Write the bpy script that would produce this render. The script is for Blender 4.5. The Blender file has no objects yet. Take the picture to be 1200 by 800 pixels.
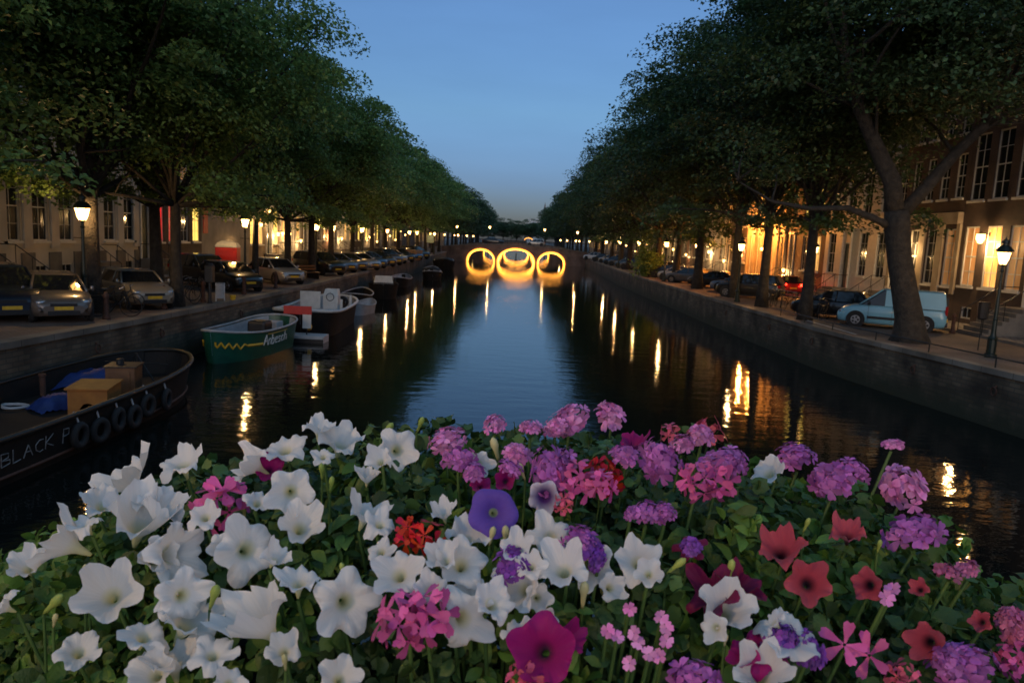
import bpy, math, random
import numpy as np
from mathutils import Vector, Matrix
R = math.radians
sc = bpy.context.scene
COL = sc.collection
# ---------------------------------------------------------------- camera
EYE = Vector((0, 0, 5.1)); FPX = 870.0
PITCH = math.atan((400-279.5)/FPX); ROLL = math.atan(0.048)
F = Vector((0, math.cos(PITCH), -math.sin(PITCH))); R0 = Vector((1, 0, 0)); U0 = R0.cross(F)
RV = R0*math.cos(ROLL)+U0*math.sin(ROLL); UV = -R0*math.sin(ROLL)+U0*math.cos(ROLL)
cd = bpy.data.cameras.new('camera'); cam = bpy.data.objects.new('camera', cd); COL.objects.link(cam)
cd.sensor_width = 36; cd.lens = FPX/1200*36; cd.clip_start = 0.05; cd.clip_end = 3000
cd.dof.use_dof = True; cd.dof.focus_distance = 1.8; cd.dof.aperture_fstop = 11.0
M4 = Matrix.Identity(4)
for i in range(3): M4[i][0] = RV[i]; M4[i][1] = UV[i]; M4[i][2] = -F[i]; M4[i][3] = EYE[i]
cam.matrix_world = M4
sc.camera = cam
# ---------------------------------------------------------------- sky, sun, exposure
SUN_EL, SUN_ROT = 6.0, 185.0
world = bpy.data.worlds.new('World'); sc.world = world; world.use_nodes = True
nt = world.node_tree; nt.nodes.clear()
sky = nt.nodes.new('ShaderNodeTexSky'); sky.sky_type = 'NISHITA'; sky.sun_disc = False
sky.sun_elevation = R(SUN_EL); sky.sun_rotation = R(SUN_ROT); sky.air_density = 1.0; sky.dust_density = 1.0; sky.ozone_density = 3.0
bg = nt.nodes.new('ShaderNodeBackground'); wo = nt.nodes.new('ShaderNodeOutputWorld')
mx = nt.nodes.new('ShaderNodeMix'); mx.data_type = 'RGBA'; mx.blend_type = 'MULTIPLY'; mx.inputs[0].default_value = 1
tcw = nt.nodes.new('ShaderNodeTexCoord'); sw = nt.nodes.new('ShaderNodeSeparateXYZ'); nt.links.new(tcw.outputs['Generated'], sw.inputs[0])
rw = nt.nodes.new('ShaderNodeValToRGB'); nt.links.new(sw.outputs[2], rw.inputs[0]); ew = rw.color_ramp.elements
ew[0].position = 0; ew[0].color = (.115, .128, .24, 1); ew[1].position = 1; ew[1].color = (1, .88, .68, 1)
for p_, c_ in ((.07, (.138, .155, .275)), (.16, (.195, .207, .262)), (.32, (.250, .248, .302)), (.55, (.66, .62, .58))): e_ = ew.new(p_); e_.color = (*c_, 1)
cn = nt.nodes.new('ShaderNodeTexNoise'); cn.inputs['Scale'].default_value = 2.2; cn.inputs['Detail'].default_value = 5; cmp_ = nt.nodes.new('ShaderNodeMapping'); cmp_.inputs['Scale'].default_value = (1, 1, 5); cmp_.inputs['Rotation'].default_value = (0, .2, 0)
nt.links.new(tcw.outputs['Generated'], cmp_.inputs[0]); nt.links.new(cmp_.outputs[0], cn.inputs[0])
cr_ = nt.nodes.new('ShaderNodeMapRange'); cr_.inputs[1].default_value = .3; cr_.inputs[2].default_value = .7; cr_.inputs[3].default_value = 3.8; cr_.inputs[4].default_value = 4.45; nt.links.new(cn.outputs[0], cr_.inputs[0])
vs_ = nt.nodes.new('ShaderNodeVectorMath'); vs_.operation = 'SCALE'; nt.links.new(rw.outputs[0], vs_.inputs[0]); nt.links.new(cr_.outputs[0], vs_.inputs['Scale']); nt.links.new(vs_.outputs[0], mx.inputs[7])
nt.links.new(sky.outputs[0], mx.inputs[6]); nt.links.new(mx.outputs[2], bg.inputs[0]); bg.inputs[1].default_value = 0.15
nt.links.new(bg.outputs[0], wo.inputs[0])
sd = bpy.data.lights.new('afterglow_sun', 'SUN'); sd.energy = 0.22; sd.angle = R(20); sd.color = (1, .8, .65)
so = bpy.data.objects.new('afterglow_sun', sd); COL.objects.link(so); so.rotation_euler = (R(84), 0, R(-SUN_ROT+180))
sc.view_settings.view_transform = 'Standard'; sc.view_settings.look = 'None'; sc.view_settings.gamma = 1
sc.view_settings.use_curve_mapping = False; sc.view_settings.exposure = 0.0
sc.render.engine = 'CYCLES'; sc.cycles.use_denoising = True; sc.cycles.max_bounces = 6; sc.cycles.diffuse_bounces = 2
sc.cycles.glossy_bounces = 3; sc.cycles.transparent_max_bounces = 6; sc.cycles.sample_clamp_indirect = 4.0; sc.cycles.caustics_reflective = False
LAMP_COL = (1.0, .60, .24)

# ---------------------------------------------------------------- helpers
def ray(x, y): return (F + RV*((x-600)/FPX) - UV*((y-400)/FPX))
def at(x, y, depth): d = ray(x, y); return EYE + d*(depth/d.y)
def on(x, y, z): d = ray(x, y); return EYE + d*((z-EYE.z)/d.z)
def tag(o, label=None, cat=None, group=None, kind=None):
    if label: o['label'] = label
    if cat: o['category'] = cat
    if group: o['group'] = group
    if kind: o['kind'] = kind
    return o
def thing(name, label, cat, loc=(0, 0, 0), rz=0, group=None):
    o = bpy.data.objects.new(name, None); COL.objects.link(o); o.location = loc; o.rotation_euler = (0, 0, rz)
    o.empty_display_size = .2
    return tag(o, label, cat, group)
def kids(o): return list(o.children)
def dup(o, parent=None):
    c = o.copy(); COL.objects.link(c); c.parent = parent
    if parent is not None: c.matrix_parent_inverse = o.matrix_parent_inverse.copy()
    for k in kids(o): dup(k, c)
    return c
class MB:
    def __init__(s): s.v = []; s.f = []; s.m = []; s.mi = 0
    def add(s, vs, fs):
        n = len(s.v); s.v += [tuple(p) for p in vs]; s.f += [tuple(n+i for i in f) for f in fs]; s.m += [s.mi]*len(fs); return s
    def box(s, x0, x1, y0, y1, z0, z1):
        return s.add([(x0,y0,z0),(x1,y0,z0),(x1,y1,z0),(x0,y1,z0),(x0,y0,z1),(x1,y0,z1),(x1,y1,z1),(x0,y1,z1)],
            [(0,3,2,1),(4,5,6,7),(0,1,5,4),(1,2,6,5),(2,3,7,6),(3,0,4,7)])
    def cbox(s, c, d, bev=0):
        return s.box(c[0]-d[0]/2, c[0]+d[0]/2, c[1]-d[1]/2, c[1]+d[1]/2, c[2]-d[2]/2, c[2]+d[2]/2)
    def tube(s, pts, rad, n=6, cap=True):
        pts = [Vector(p) for p in pts]
        if not hasattr(rad, '__len__'): rad = [rad]*len(pts)
        rings = []; up = Vector((0.013, 0.021, 1))
        for i, p in enumerate(pts):
            t = (pts[min(i+1, len(pts)-1)]-pts[max(i-1, 0)])
            if t.length < 1e-9: t = Vector((0, 0, 1))
            t.normalize()
            a = t.cross(up)
            if a.length < .05: a = t.cross(Vector((1, 0, 0)))
            a.normalize(); b = t.cross(a)
            rings.append([p+(a*math.cos(2*math.pi*k/n)+b*math.sin(2*math.pi*k/n))*rad[i] for k in range(n)])
        vs = [q for r in rings for q in r]; fs = []
        for i in range(len(pts)-1):
            for k in range(n):
                fs.append((i*n+k, i*n+(k+1) % n, (i+1)*n+(k+1) % n, (i+1)*n+k))
        if cap: fs.append(tuple(range(n))[::-1]); fs.append(tuple((len(pts)-1)*n+k for k in range(n)))
        return s.add(vs, fs)
    def lathe(s, prof, c=(0, 0, 0), n=12, sx=1, sy=1, ax='z', ph=0):
        vs = []; fs = []
        for r, z in prof:
            for k in range(n):
                a = 2*math.pi*k/n+ph; x, y = r*math.cos(a)*sx, r*math.sin(a)*sy
                vs.append((c[0]+x, c[1]+y, c[2]+z) if ax == 'z' else ((c[0]+x, c[1]+z, c[2]+y) if ax == 'y' else (c[0]+z, c[1]+x, c[2]+y)))
        for i in range(len(prof)-1):
            for k in range(n): fs.append((i*n+k, i*n+(k+1) % n, (i+1)*n+(k+1) % n, (i+1)*n+k))
        fs.append(tuple(range(n))[::-1]); fs.append(tuple((len(prof)-1)*n+k for k in range(n)))
        return s.add(vs, fs)
    def torus(s, c, r0, r1, ax='y', n=24, m=8, squash=1):
        vs = []; fs = []
        for i in range(n):
            a = 2*math.pi*i/n
            for j in range(m):
                b = 2*math.pi*j/m; rr = r0+r1*math.cos(b); h = r1*math.sin(b)*squash
                x, y = rr*math.cos(a), rr*math.sin(a)
                vs.append((c[0]+x, c[1]+h, c[2]+y) if ax == 'y' else ((c[0]+h, c[1]+x, c[2]+y) if ax == 'x' else (c[0]+x, c[1]+y, c[2]+h)))
        for i in range(n):
            for j in range(m): fs.append((i*m+j, ((i+1) % n)*m+j, ((i+1) % n)*m+(j+1) % m, i*m+(j+1) % m))
        return s.add(vs, fs)
    def grid(s, P):   # P[i][j] points
        n, m = len(P), len(P[0]); vs = [q for r in P for q in r]
        return s.add(vs, [(i*m+j, i*m+j+1, (i+1)*m+j+1, (i+1)*m+j) for i in range(n-1) for j in range(m-1)])
    def build(s, name, mats, parent=None, smooth=False, bevel=0):
        me = bpy.data.meshes.new(name); me.from_pydata(s.v, [], s.f)
        mats = mats if isinstance(mats, (list, tuple)) else [mats]
        for m in mats: me.materials.append(m)
        if any(s.m): me.polygons.foreach_set('material_index', s.m)
        if smooth: me.polygons.foreach_set('use_smooth', [True]*len(s.f))
        me.update()
        o = bpy.data.objects.new(name, me); COL.objects.link(o)
        if parent is not None: o.parent = parent
        if bevel:
            b = o.modifiers.new('bevel', 'BEVEL'); b.width = bevel; b.segments = 2; b.limit_method = 'ANGLE'
        return o
# ---------------------------------------------------------------- materials
def newmat(name):
    m = bpy.data.materials.new(name); m.use_nodes = True; nt = m.node_tree
    return m, nt, nt.nodes['Principled BSDF']
def ramp(nt, fac, c1, c2, lo=.3, hi=.7):
    r = nt.nodes.new('ShaderNodeValToRGB'); r.color_ramp.elements[0].position = lo; r.color_ramp.elements[1].position = hi
    r.color_ramp.elements[0].color = (*c1, 1); r.color_ramp.elements[1].color = (*c2, 1); nt.links.new(fac, r.inputs[0]); return r
def pm(name, c, c2=None, scale=3, rough=.6, metal=0, bump=.15, coat=0, spec=.5, detail=6, bscale=None, geo=False):
    m, nt, b = newmat(name); c2 = c2 or tuple(x*.72 for x in c)
    tc = nt.nodes.new('ShaderNodeTexCoord'); n = nt.nodes.new('ShaderNodeTexNoise'); n.inputs['Scale'].default_value = scale; n.inputs['Detail'].default_value = detail
    nt.links.new(tc.outputs['Object'], n.inputs[0])
    if geo:
        g = nt.nodes.new('ShaderNodeNewGeometry'); nt.links.new(g.outputs['Position'], n.inputs[0])
    r = ramp(nt, n.outputs[0], c2, c); nt.links.new(r.outputs[0], b.inputs['Base Color'])
    b.inputs['Roughness'].default_value = rough; b.inputs['Metallic'].default_value = metal; b.inputs['Specular IOR Level'].default_value = spec
    if coat: b.inputs['Coat Weight'].default_value = coat; b.inputs['Coat Roughness'].default_value = .05
    if bump:
        n2 = nt.nodes.new('ShaderNodeTexNoise'); n2.inputs['Scale'].default_value = bscale or scale*6; n2.inputs['Detail'].default_value = 5
        nt.links.new(tc.outputs['Object'], n2.inputs[0])
        bp = nt.nodes.new('ShaderNodeBump'); bp.inputs['Strength'].default_value = bump; bp.inputs['Distance'].default_value = .02
        nt.links.new(n2.outputs[0], bp.inputs['Height']); nt.links.new(bp.outputs[0], b.inputs['Normal'])
    return m
def emat(name, col, st, var=None):
    m, nt, b = newmat(name); b.inputs['Base Color'].default_value = (*[min(1, c*.6) for c in col], 1); b.inputs['Roughness'].default_value = .3
    b.inputs['Emission Color'].default_value = (*col, 1); b.inputs['Emission Strength'].default_value = st
    if var:
        tc = nt.nodes.new('ShaderNodeTexCoord'); n = nt.nodes.new('ShaderNodeTexNoise'); n.inputs['Scale'].default_value = var; n.inputs['Detail'].default_value = 3
        mp = nt.nodes.new('ShaderNodeMapping'); mp.inputs['Scale'].default_value = (4, 1, .35)
        g = nt.nodes.new('ShaderNodeNewGeometry'); nt.links.new(g.outputs['Position'], mp.inputs[0]); nt.links.new(mp.outputs[0], n.inputs[0])
        r = ramp(nt, n.outputs[0], tuple(c*.06 for c in col), col, .38, .68); nt.links.new(r.outputs[0], b.inputs['Emission Color'])
    return m
def brickmat(name, c1, c2, mortar, sx=1, sz=1, bw=.22, rh=.065, rough=.8, dirt=.5, xy='xz'):
    m, nt, b = newmat(name)
    tc = nt.nodes.new('ShaderNodeTexCoord'); sp = nt.nodes.new('ShaderNodeSeparateXYZ'); cb = nt.nodes.new('ShaderNodeCombineXYZ')
    if xy == 'world':
        g = nt.nodes.new('ShaderNodeNewGeometry'); nt.links.new(g.outputs['Position'], sp.inputs[0]); a, c = 'Y', 'Z'
    elif xy == 'ground':
        g = nt.nodes.new('ShaderNodeNewGeometry'); nt.links.new(g.outputs['Position'], sp.inputs[0]); a, c = 'X', 'Y'
    else: nt.links.new(tc.outputs['Object'], sp.inputs[0]); a, c = 'X', 'Z'
    nt.links.new(sp.outputs[a], cb.inputs[0]); nt.links.new(sp.outputs[c], cb.inputs[1])
    bk = nt.nodes.new('ShaderNodeTexBrick'); bk.inputs['Scale'].default_value = 1; bk.inputs['Brick Width'].default_value = bw; bk.inputs['Row Height'].default_value = rh
    bk.inputs['Mortar Size'].default_value = .008*(rh/.065); bk.inputs['Color1'].default_value = (*c1, 1); bk.inputs['Color2'].default_value = (*c2, 1); bk.inputs['Mortar'].default_value = (*mortar, 1)
    nt.links.new(cb.outputs[0], bk.inputs[0])
    n = nt.nodes.new('ShaderNodeTexNoise'); n.inputs['Scale'].default_value = .7; n.inputs['Detail'].default_value = 8; nt.links.new(sp.inputs[0].links[0].from_socket, n.inputs[0])
    rp = ramp(nt, n.outputs[0], (1-dirt,)*3, (1.15,)*3, .3, .68)
    mx = nt.nodes.new('ShaderNodeMix'); mx.data_type = 'RGBA'; mx.blend_type = 'MULTIPLY'; mx.inputs[0].default_value = 1
    nt.links.new(bk.outputs[0], mx.inputs[6]); nt.links.new(rp.outputs[0], mx.inputs[7]); nt.links.new(mx.outputs[2], b.inputs['Base Color'])
    b.inputs['Roughness'].default_value = rough
    bp = nt.nodes.new('ShaderNodeBump'); bp.inputs['Strength'].default_value = .5; bp.inputs['Distance'].default_value = .01; bp.invert = True
    nt.links.new(bk.outputs['Fac'], bp.inputs['Height']); nt.links.new(bp.outputs[0], b.inputs['Normal'])
    return m
def leafmat(name, c, c2, scale=1.2, trans=.35, rough=.45):
    m, nt, b = newmat(name)
    g = nt.nodes.new('ShaderNodeNewGeometry'); n = nt.nodes.new('ShaderNodeTexNoise'); n.inputs['Scale'].default_value = scale; n.inputs['Detail'].default_value = 4
    nt.links.new(g.outputs['Position'], n.inputs[0]); r = ramp(nt, n.outputs[0], c2, c, .35, .65)
    hs = nt.nodes.new('ShaderNodeHueSaturation'); mr = nt.nodes.new('ShaderNodeMapRange'); nt.links.new(g.outputs['Random Per Island'], mr.inputs[0])
    mr.inputs[3].default_value = .5; mr.inputs[4].default_value = 1.45
    mh = nt.nodes.new('ShaderNodeMath'); mh.operation = 'MULTIPLY'; mh.inputs[1].default_value = 37.7; mf = nt.nodes.new('ShaderNodeMath'); mf.operation = 'FRACT'; mq = nt.nodes.new('ShaderNodeMapRange'); mq.inputs[3].default_value = .482; mq.inputs[4].default_value = .513
    nt.links.new(g.outputs['Random Per Island'], mh.inputs[0]); nt.links.new(mh.outputs[0], mf.inputs[0]); nt.links.new(mf.outputs[0], mq.inputs[0]); nt.links.new(mq.outputs[0], hs.inputs['Hue'])
    nt.links.new(mr.outputs[0], hs.inputs['Value']); nt.links.new(r.outputs[0], hs.inputs['Color'])
    nt.links.new(hs.outputs[0], b.inputs['Base Color']); b.inputs['Roughness'].default_value = rough; b.inputs['Specular IOR Level'].default_value = .35
    tr = nt.nodes.new('ShaderNodeBsdfTranslucent'); ms = nt.nodes.new('ShaderNodeMixShader'); ms.inputs[0].default_value = trans
    nt.links.new(hs.outputs[0], tr.inputs[0]); out = nt.nodes['Material Output']
    nt.links.new(b.outputs[0], ms.inputs[1]); nt.links.new(tr.outputs[0], ms.inputs[2]); nt.links.new(ms.outputs[0], out.inputs[0])
    return m
def petalmat(name, c, edge=None, throat=(.45, .5, .15), r0=.012, r1=.02, trans=.38, veins=.13):
    """colour runs from the throat outwards in the flower's own (object) space; veins follow the angle"""
    m, nt, b = newmat(name); edge = edge or c
    tc = nt.nodes.new('ShaderNodeTexCoord'); sp = nt.nodes.new('ShaderNodeSeparateXYZ'); nt.links.new(tc.outputs['Object'], sp.inputs[0])
    cb = nt.nodes.new('ShaderNodeCombineXYZ'); nt.links.new(sp.outputs[0], cb.inputs[0]); nt.links.new(sp.outputs[1], cb.inputs[1])
    ln = nt.nodes.new('ShaderNodeVectorMath'); ln.operation = 'LENGTH'; nt.links.new(cb.outputs[0], ln.inputs[0])
    r = nt.nodes.new('ShaderNodeValToRGB'); e = r.color_ramp.elements; e[0].position = r0; e[0].color = (*throat, 1); e[1].position = r1; e[1].color = (*c, 1)
    x = r.color_ramp.elements.new(min(.99, r1+.8)); x.color = (*edge, 1); nt.links.new(ln.outputs['Value'], r.inputs[0])
    at2 = nt.nodes.new('ShaderNodeMath'); at2.operation = 'ARCTAN2'; nt.links.new(sp.outputs[1], at2.inputs[0]); nt.links.new(sp.outputs[0], at2.inputs[1])
    ml = nt.nodes.new('ShaderNodeMath'); ml.operation = 'MULTIPLY'; ml.inputs[1].default_value = 30; nt.links.new(at2.outputs[0], ml.inputs[0])
    sn = nt.nodes.new('ShaderNodeMath'); sn.operation = 'SINE'; nt.links.new(ml.outputs[0], sn.inputs[0])
    mr = nt.nodes.new('ShaderNodeMapRange'); mr.inputs[1].default_value = .5; mr.inputs[2].default_value = 1; mr.inputs[3].default_value = 0; mr.inputs[4].default_value = veins; nt.links.new(sn.outputs[0], mr.inputs[0])
    mx = nt.nodes.new('ShaderNodeMix'); mx.data_type = 'RGBA'; mx.blend_type = 'MULTIPLY'; nt.links.new(mr.outputs[0], mx.inputs[0]); nt.links.new(r.outputs[0], mx.inputs[6])
    mx.inputs[7].default_value = (.82, .82, .76, 1)
    nt.links.new(mx.outputs[2], b.inputs['Base Color']); b.inputs['Roughness'].default_value = .55; b.inputs['Specular IOR Level'].default_value = .25
    b.inputs['Sheen Weight'].default_value = .15
    bp = nt.nodes.new('ShaderNodeBump'); bp.inputs['Strength'].default_value = .1; bp.inputs['Distance'].default_value = .002; nt.links.new(sn.outputs[0], bp.inputs['Height']); nt.links.new(bp.outputs[0], b.inputs['Normal'])
    tr = nt.nodes.new('ShaderNodeBsdfTranslucent'); ms = nt.nodes.new('ShaderNodeMixShader'); ms.inputs[0].default_value = trans
    nt.links.new(mx.outputs[2], tr.inputs[0]); nt.links.new(b.outputs[0], ms.inputs[1]); nt.links.new(tr.outputs[0], ms.inputs[2]); nt.links.new(ms.outputs[0], nt.nodes['Material Output'].inputs[0])
    return m
def glassmat(name, col=(.015, .018, .022), rough=.08):
    m, nt, b = newmat(name); b.inputs['Base Color'].default_value = (*col, 1); b.inputs['Roughness'].default_value = rough; b.inputs['IOR'].default_value = 1.5
    g = nt.nodes.new('ShaderNodeNewGeometry'); n = nt.nodes.new('ShaderNodeTexNoise'); n.inputs['Scale'].default_value = 1.4; nt.links.new(g.outputs['Position'], n.inputs[0])
    bp = nt.nodes.new('ShaderNodeBump'); bp.inputs['Strength'].default_value = .06; nt.links.new(n.outputs[0], bp.inputs['Height']); nt.links.new(bp.outputs[0], b.inputs['Normal'])
    return m
def paint(name, c, metal=.3, rough=.35):
    m = pm(name, c, tuple(x*.88 for x in c), 1.5, rough, metal, 0, coat=.8); return m
X = {}
X['bark'] = pm('bark', (.055, .045, .034), (.02, .017, .013), 5, .9, bump=1.0, bscale=14)
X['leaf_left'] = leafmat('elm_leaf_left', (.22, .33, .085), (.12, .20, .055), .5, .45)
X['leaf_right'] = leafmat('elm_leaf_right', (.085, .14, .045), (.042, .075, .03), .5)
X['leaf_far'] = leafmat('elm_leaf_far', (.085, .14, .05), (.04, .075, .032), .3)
X['iron'] = pm('black_iron', (.02, .022, .02), rough=.45, metal=.3, bump=.1)
X['greeniron'] = pm('dark_green_iron', (.018, .03, .022), rough=.4, metal=.2, bump=.1)
X['lamp_glass'] = emat('lit_lantern_glass', (1, .56, .17), 16.0)
_n = X['lamp_glass'].node_tree; _t = _n.nodes.new('ShaderNodeBsdfTransparent'); _m = _n.nodes.new('ShaderNodeMixShader'); _m.inputs[0].default_value = .5
_n.links.new(_n.nodes['Principled BSDF'].outputs[0], _m.inputs[1]); _n.links.new(_t.outputs[0], _m.inputs[2]); _n.links.new(_m.outputs[0], _n.nodes['Material Output'].inputs[0])
X['lamp_small'] = emat('lit_wall_lamp', (1, .54, .15), 8.0)
X['bulb'] = emat('bridge_bulbs', (1, .37, .045), 3.4)
X['rope'] = emat('rope_light', (1, .36, .04), 13)
X['bulb_dim'] = emat('bulb_dim', (1, .5, .12), 3)
X['win_dark'] = glassmat('dark_window_glass')
X['win_warm'] = emat('lit_window_warm', (1, .52, .13), 1.5, 1.3)
X['win_yellow'] = emat('lit_window_yellow', (1, .66, .12), 1.5)
X['win_dim'] = emat('dim_window', (1, .5, .18), .3, 1.3)
X['win_red'] = emat('red_lit_window', (1, .03, .03), .8)
X['win_pink'] = emat('pink_lit_window', (1, .09, .08), .32)
X['white'] = pm('white_paint', (.72, .71, .67), (.58, .57, .53), 4, .5, bump=.05)
X['cream'] = pm('cream_stucco', (.66, .61, .53), (.50, .46, .40), 1.1, .85, bump=.2, geo=True)
X['greyst'] = pm('grey_stucco', (.34, .31, .28), (.22, .20, .18), 1.1, .85, bump=.2, geo=True)
X['stone'] = pm('blue_stone', (.24, .215, .18), (.11, .10, .085), 1.3, .8, bump=.3, geo=True)
X['sand'] = pm('sandstone', (.42, .34, .24), (.28, .22, .15), 1.4, .85, bump=.25, geo=True)
X['brickdark'] = brickmat('dark_brick', (.085, .05, .038), (.055, .034, .028), (.12, .1, .09))
X['brickred'] = brickmat('red_brick', (.19, .075, .05), (.13, .05, .036), (.2, .17, .14))
X['brickbrown'] = brickmat('brown_brick', (.16, .1, .065), (.11, .07, .048), (.19, .16, .13))
X['quaybrick'] = brickmat('quay_brick', (.20, .15, .095), (.10, .075, .05), (.09, .08, .06), xy='world', bw=.42, rh=.14, dirt=.85)
X['bridgebrick'] = brickmat('bridge_brick', (.24, .14, .10), (.17, .1, .075), (.24, .2, .17), xy='xz', bw=.3, rh=.09)
X['coping'] = brickmat('coping_stones', (.25, .215, .17), (.19, .165, .13), (.07, .06, .05), xy='world', bw=1.25, rh=4.0, dirt=.6)
for _q in X['coping'].node_tree.nodes:
    if _q.type == 'TEX_BRICK': _q.inputs['Mortar Size'].default_value = .012
for _q in X['bark'].node_tree.nodes:
    if _q.type == 'BUMP': _q.inputs['Distance'].default_value = .07
X['paving'] = brickmat('street_clinkers', (.24, .155, .11), (.17, .115, .085), (.1, .085, .07), xy='ground', bw=.2, rh=.1, dirt=.45)
X['sidewalk'] = brickmat('sidewalk_slabs', (.28, .26, .23), (.22, .205, .185), (.11, .1, .09), xy='ground', bw=.3, rh=.3, dirt=.4)
X['roof'] = pm('roof_tiles', (.06, .045, .04), (.03, .025, .025), 6, .8, bump=.5)
X['rubber'] = pm('black_rubber', (.018, .018, .018), rough=.8, bump=.2)
X['rim'] = pm('alloy_rim', (.4, .4, .41), rough=.3, metal=.8, bump=0)
X['plate_y'] = pm('yellow_plate', (.75, .47, .03), (.6, .36, .02), 12, .5, bump=0)
X['headlamp'] = pm('headlamp_lens', (.55, .57, .6), rough=.08, metal=.6, bump=0, spec=1)
X['tail'] = pm('tail_lens', (.35, .012, .012), rough=.15, bump=0)
X['tail_on'] = emat('tail_light_on', (1, .04, .015), 9)
X['black'] = pm('black_plastic', (.015, .015, .016), rough=.5, bump=.1)
X['carglass'] = glassmat('car_glass', (.012, .014, .016), .05)
X['wood_or'] = pm('orange_wood', (.46, .17, .025), (.30, .10, .015), 3, .65, bump=.15)
X['wood_br'] = pm('brown_wood', (.20, .085, .03), (.12, .05, .02), 4, .5, bump=.2)
X['tarp_blue'] = pm('blue_tarp', (.012, .038, .19), (.008, .022, .10), 3, .6, bump=.8, bscale=7)
X['hullblack'] = pm('black_hull_paint', (.010, .010, .010), (.022, .018, .015), 2, .75, bump=.25, spec=.2)
X['hullgreen'] = pm('green_hull_paint', (.012, .10, .06), (.008, .07, .045), 3, .35, bump=.1)
X['hullgrey'] = pm('grey_boat_paint', (.42, .45, .47), (.3, .32, .34), 3, .6, bump=.1)
X['rust'] = pm('rusty_strip', (.12, .05, .03), (.06, .03, .02), 6, .8, bump=.4)
X['yellow'] = pm('yellow_paint', (.78, .46, .02), (.65, .36, .02), 5, .5, bump=0)
X['red'] = pm('red_plastic', (.55, .02, .015), (.42, .015, .012), 3, .5, bump=.08)
X['tan'] = pm('tan_boards', (.34, .22, .12), (.22, .14, .08), 3, .7, bump=.2)
X['chalk'] = pm('white_graffiti', (.34, .34, .33), (.14, .14, .14), 9, .8, bump=0)
X['lgrey'] = pm('light_grey_plastic', (.5, .5, .5), rough=.6, bump=.1)
def paintc(n, c, metal=.3): X[n] = paint(n, c, metal); return X[n]
paintc('p_navy', (.012, .018, .035)); paintc('p_bronze', (.16, .13, .11)); paintc('p_champ', (.30, .26, .20)); paintc('p_black', (.012, .013, .014))
paintc('p_silver', (.38, .37, .35), .5); paintc('p_blue', (.03, .09, .17)); paintc('p_white', (.7, .72, .73), 0); paintc('p_grey', (.09, .095, .10))
paintc('p_van', (.22, .50, .62), 0); paintc('p_red', (.22, .015, .012)); paintc('p_steel', (.10, .16, .24))

# ---------------------------------------------------------------- levels and edges
ZS = 1.8                                    # street level above water
LQ = [(-60, -14.3), (12, -13.9), (19, -13.0), (24, -12.6), (30, -12.3), (45, -12.0), (75, -12.5), (110, -13.4), (155, -14.3), (900, -14.3)]
RQ = [(-60, 16.6), (12, 16.2), (21, 15.1), (32, 13.5), (50, 13.1), (90, 12.7), (120, 13.5), (155, 14.3), (900, 14.3)]
def interp(T, y): return float(np.interp(y, [a for a, b in T], [b for a, b in T]))
XL = lambda y: interp(LQ, y); XR = lambda y: interp(RQ, y)
ys = [-60, -30, -10, 0, 6, 12, 16, 19, 21, 24, 27, 30, 33, 37, 41, 45, 50, 60, 75, 90, 110, 120, 135, 155, 300, 900]
FL, FR = -23.0, 23.0                       # house fronts
def water():
    m, nt, b = newmat('canal_water'); b.inputs['Base Color'].default_value = (.006, .008, .007, 1); b.inputs['Roughness'].default_value = .035; b.inputs['IOR'].default_value = 1.33
    g = nt.nodes.new('ShaderNodeNewGeometry')
    def wave(sx, sy, sc_, det, rz=0):
        mp = nt.nodes.new('ShaderNodeMapping'); mp.inputs['Scale'].default_value = (sx, sy, 1); mp.inputs['Rotation'].default_value = (0, 0, rz); nt.links.new(g.outputs['Position'], mp.inputs[0])
        n = nt.nodes.new('ShaderNodeTexNoise'); n.inputs['Scale'].default_value = sc_; n.inputs['Detail'].default_value = det; n.inputs['Roughness'].default_value = .5
        nt.links.new(mp.outputs[0], n.inputs[0]); return n.outputs[0]
    a = wave(.55, 1.5, 1.1, 2, .15); c = wave(1, 1.7, 4.2, 2, -.2)
    md = nt.nodes.new('ShaderNodeMath'); md.operation = 'MULTIPLY_ADD'; md.inputs[1].default_value = .30; nt.links.new(c, md.inputs[0]); nt.links.new(a, md.inputs[2])
    # calmer and rougher patches
    p = wave(.2, .06, .5, 2); mr = nt.nodes.new('ShaderNodeMapRange'); mr.inputs[1].default_value = .35; mr.inputs[2].default_value = .65; mr.inputs[3].default_value = .06; mr.inputs[4].default_value = .19
    nt.links.new(p, mr.inputs[0])
    sy = nt.nodes.new('ShaderNodeSeparateXYZ'); nt.links.new(g.outputs['Position'], sy.inputs[0]); my = nt.nodes.new('ShaderNodeMapRange'); my.inputs[1].default_value = 20; my.inputs[2].default_value = 130; my.inputs[3].default_value = 1; my.inputs[4].default_value = .42
    nt.links.new(sy.outputs[1], my.inputs[0]); mm = nt.nodes.new('ShaderNodeMath'); mm.operation = 'MULTIPLY'; nt.links.new(mr.outputs[0], mm.inputs[0]); nt.links.new(my.outputs[0], mm.inputs[1])
    bp = nt.nodes.new('ShaderNodeBump'); bp.inputs['Distance'].default_value = .10; nt.links.new(mm.outputs[0], bp.inputs['Strength']); nt.links.new(md.outputs[0], bp.inputs['Height']); nt.links.new(bp.outputs[0], b.inputs['Normal'])
    q = MB(); q.add([(-30, -60, 0), (30, -60, 0), (30, 900, 0), (-30, 900, 0)], [(0, 1, 2, 3)]); o = q.build('water', m); tag(o, 'dark rippled canal water reflecting lamps and sky', kind='structure')
water()
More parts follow.
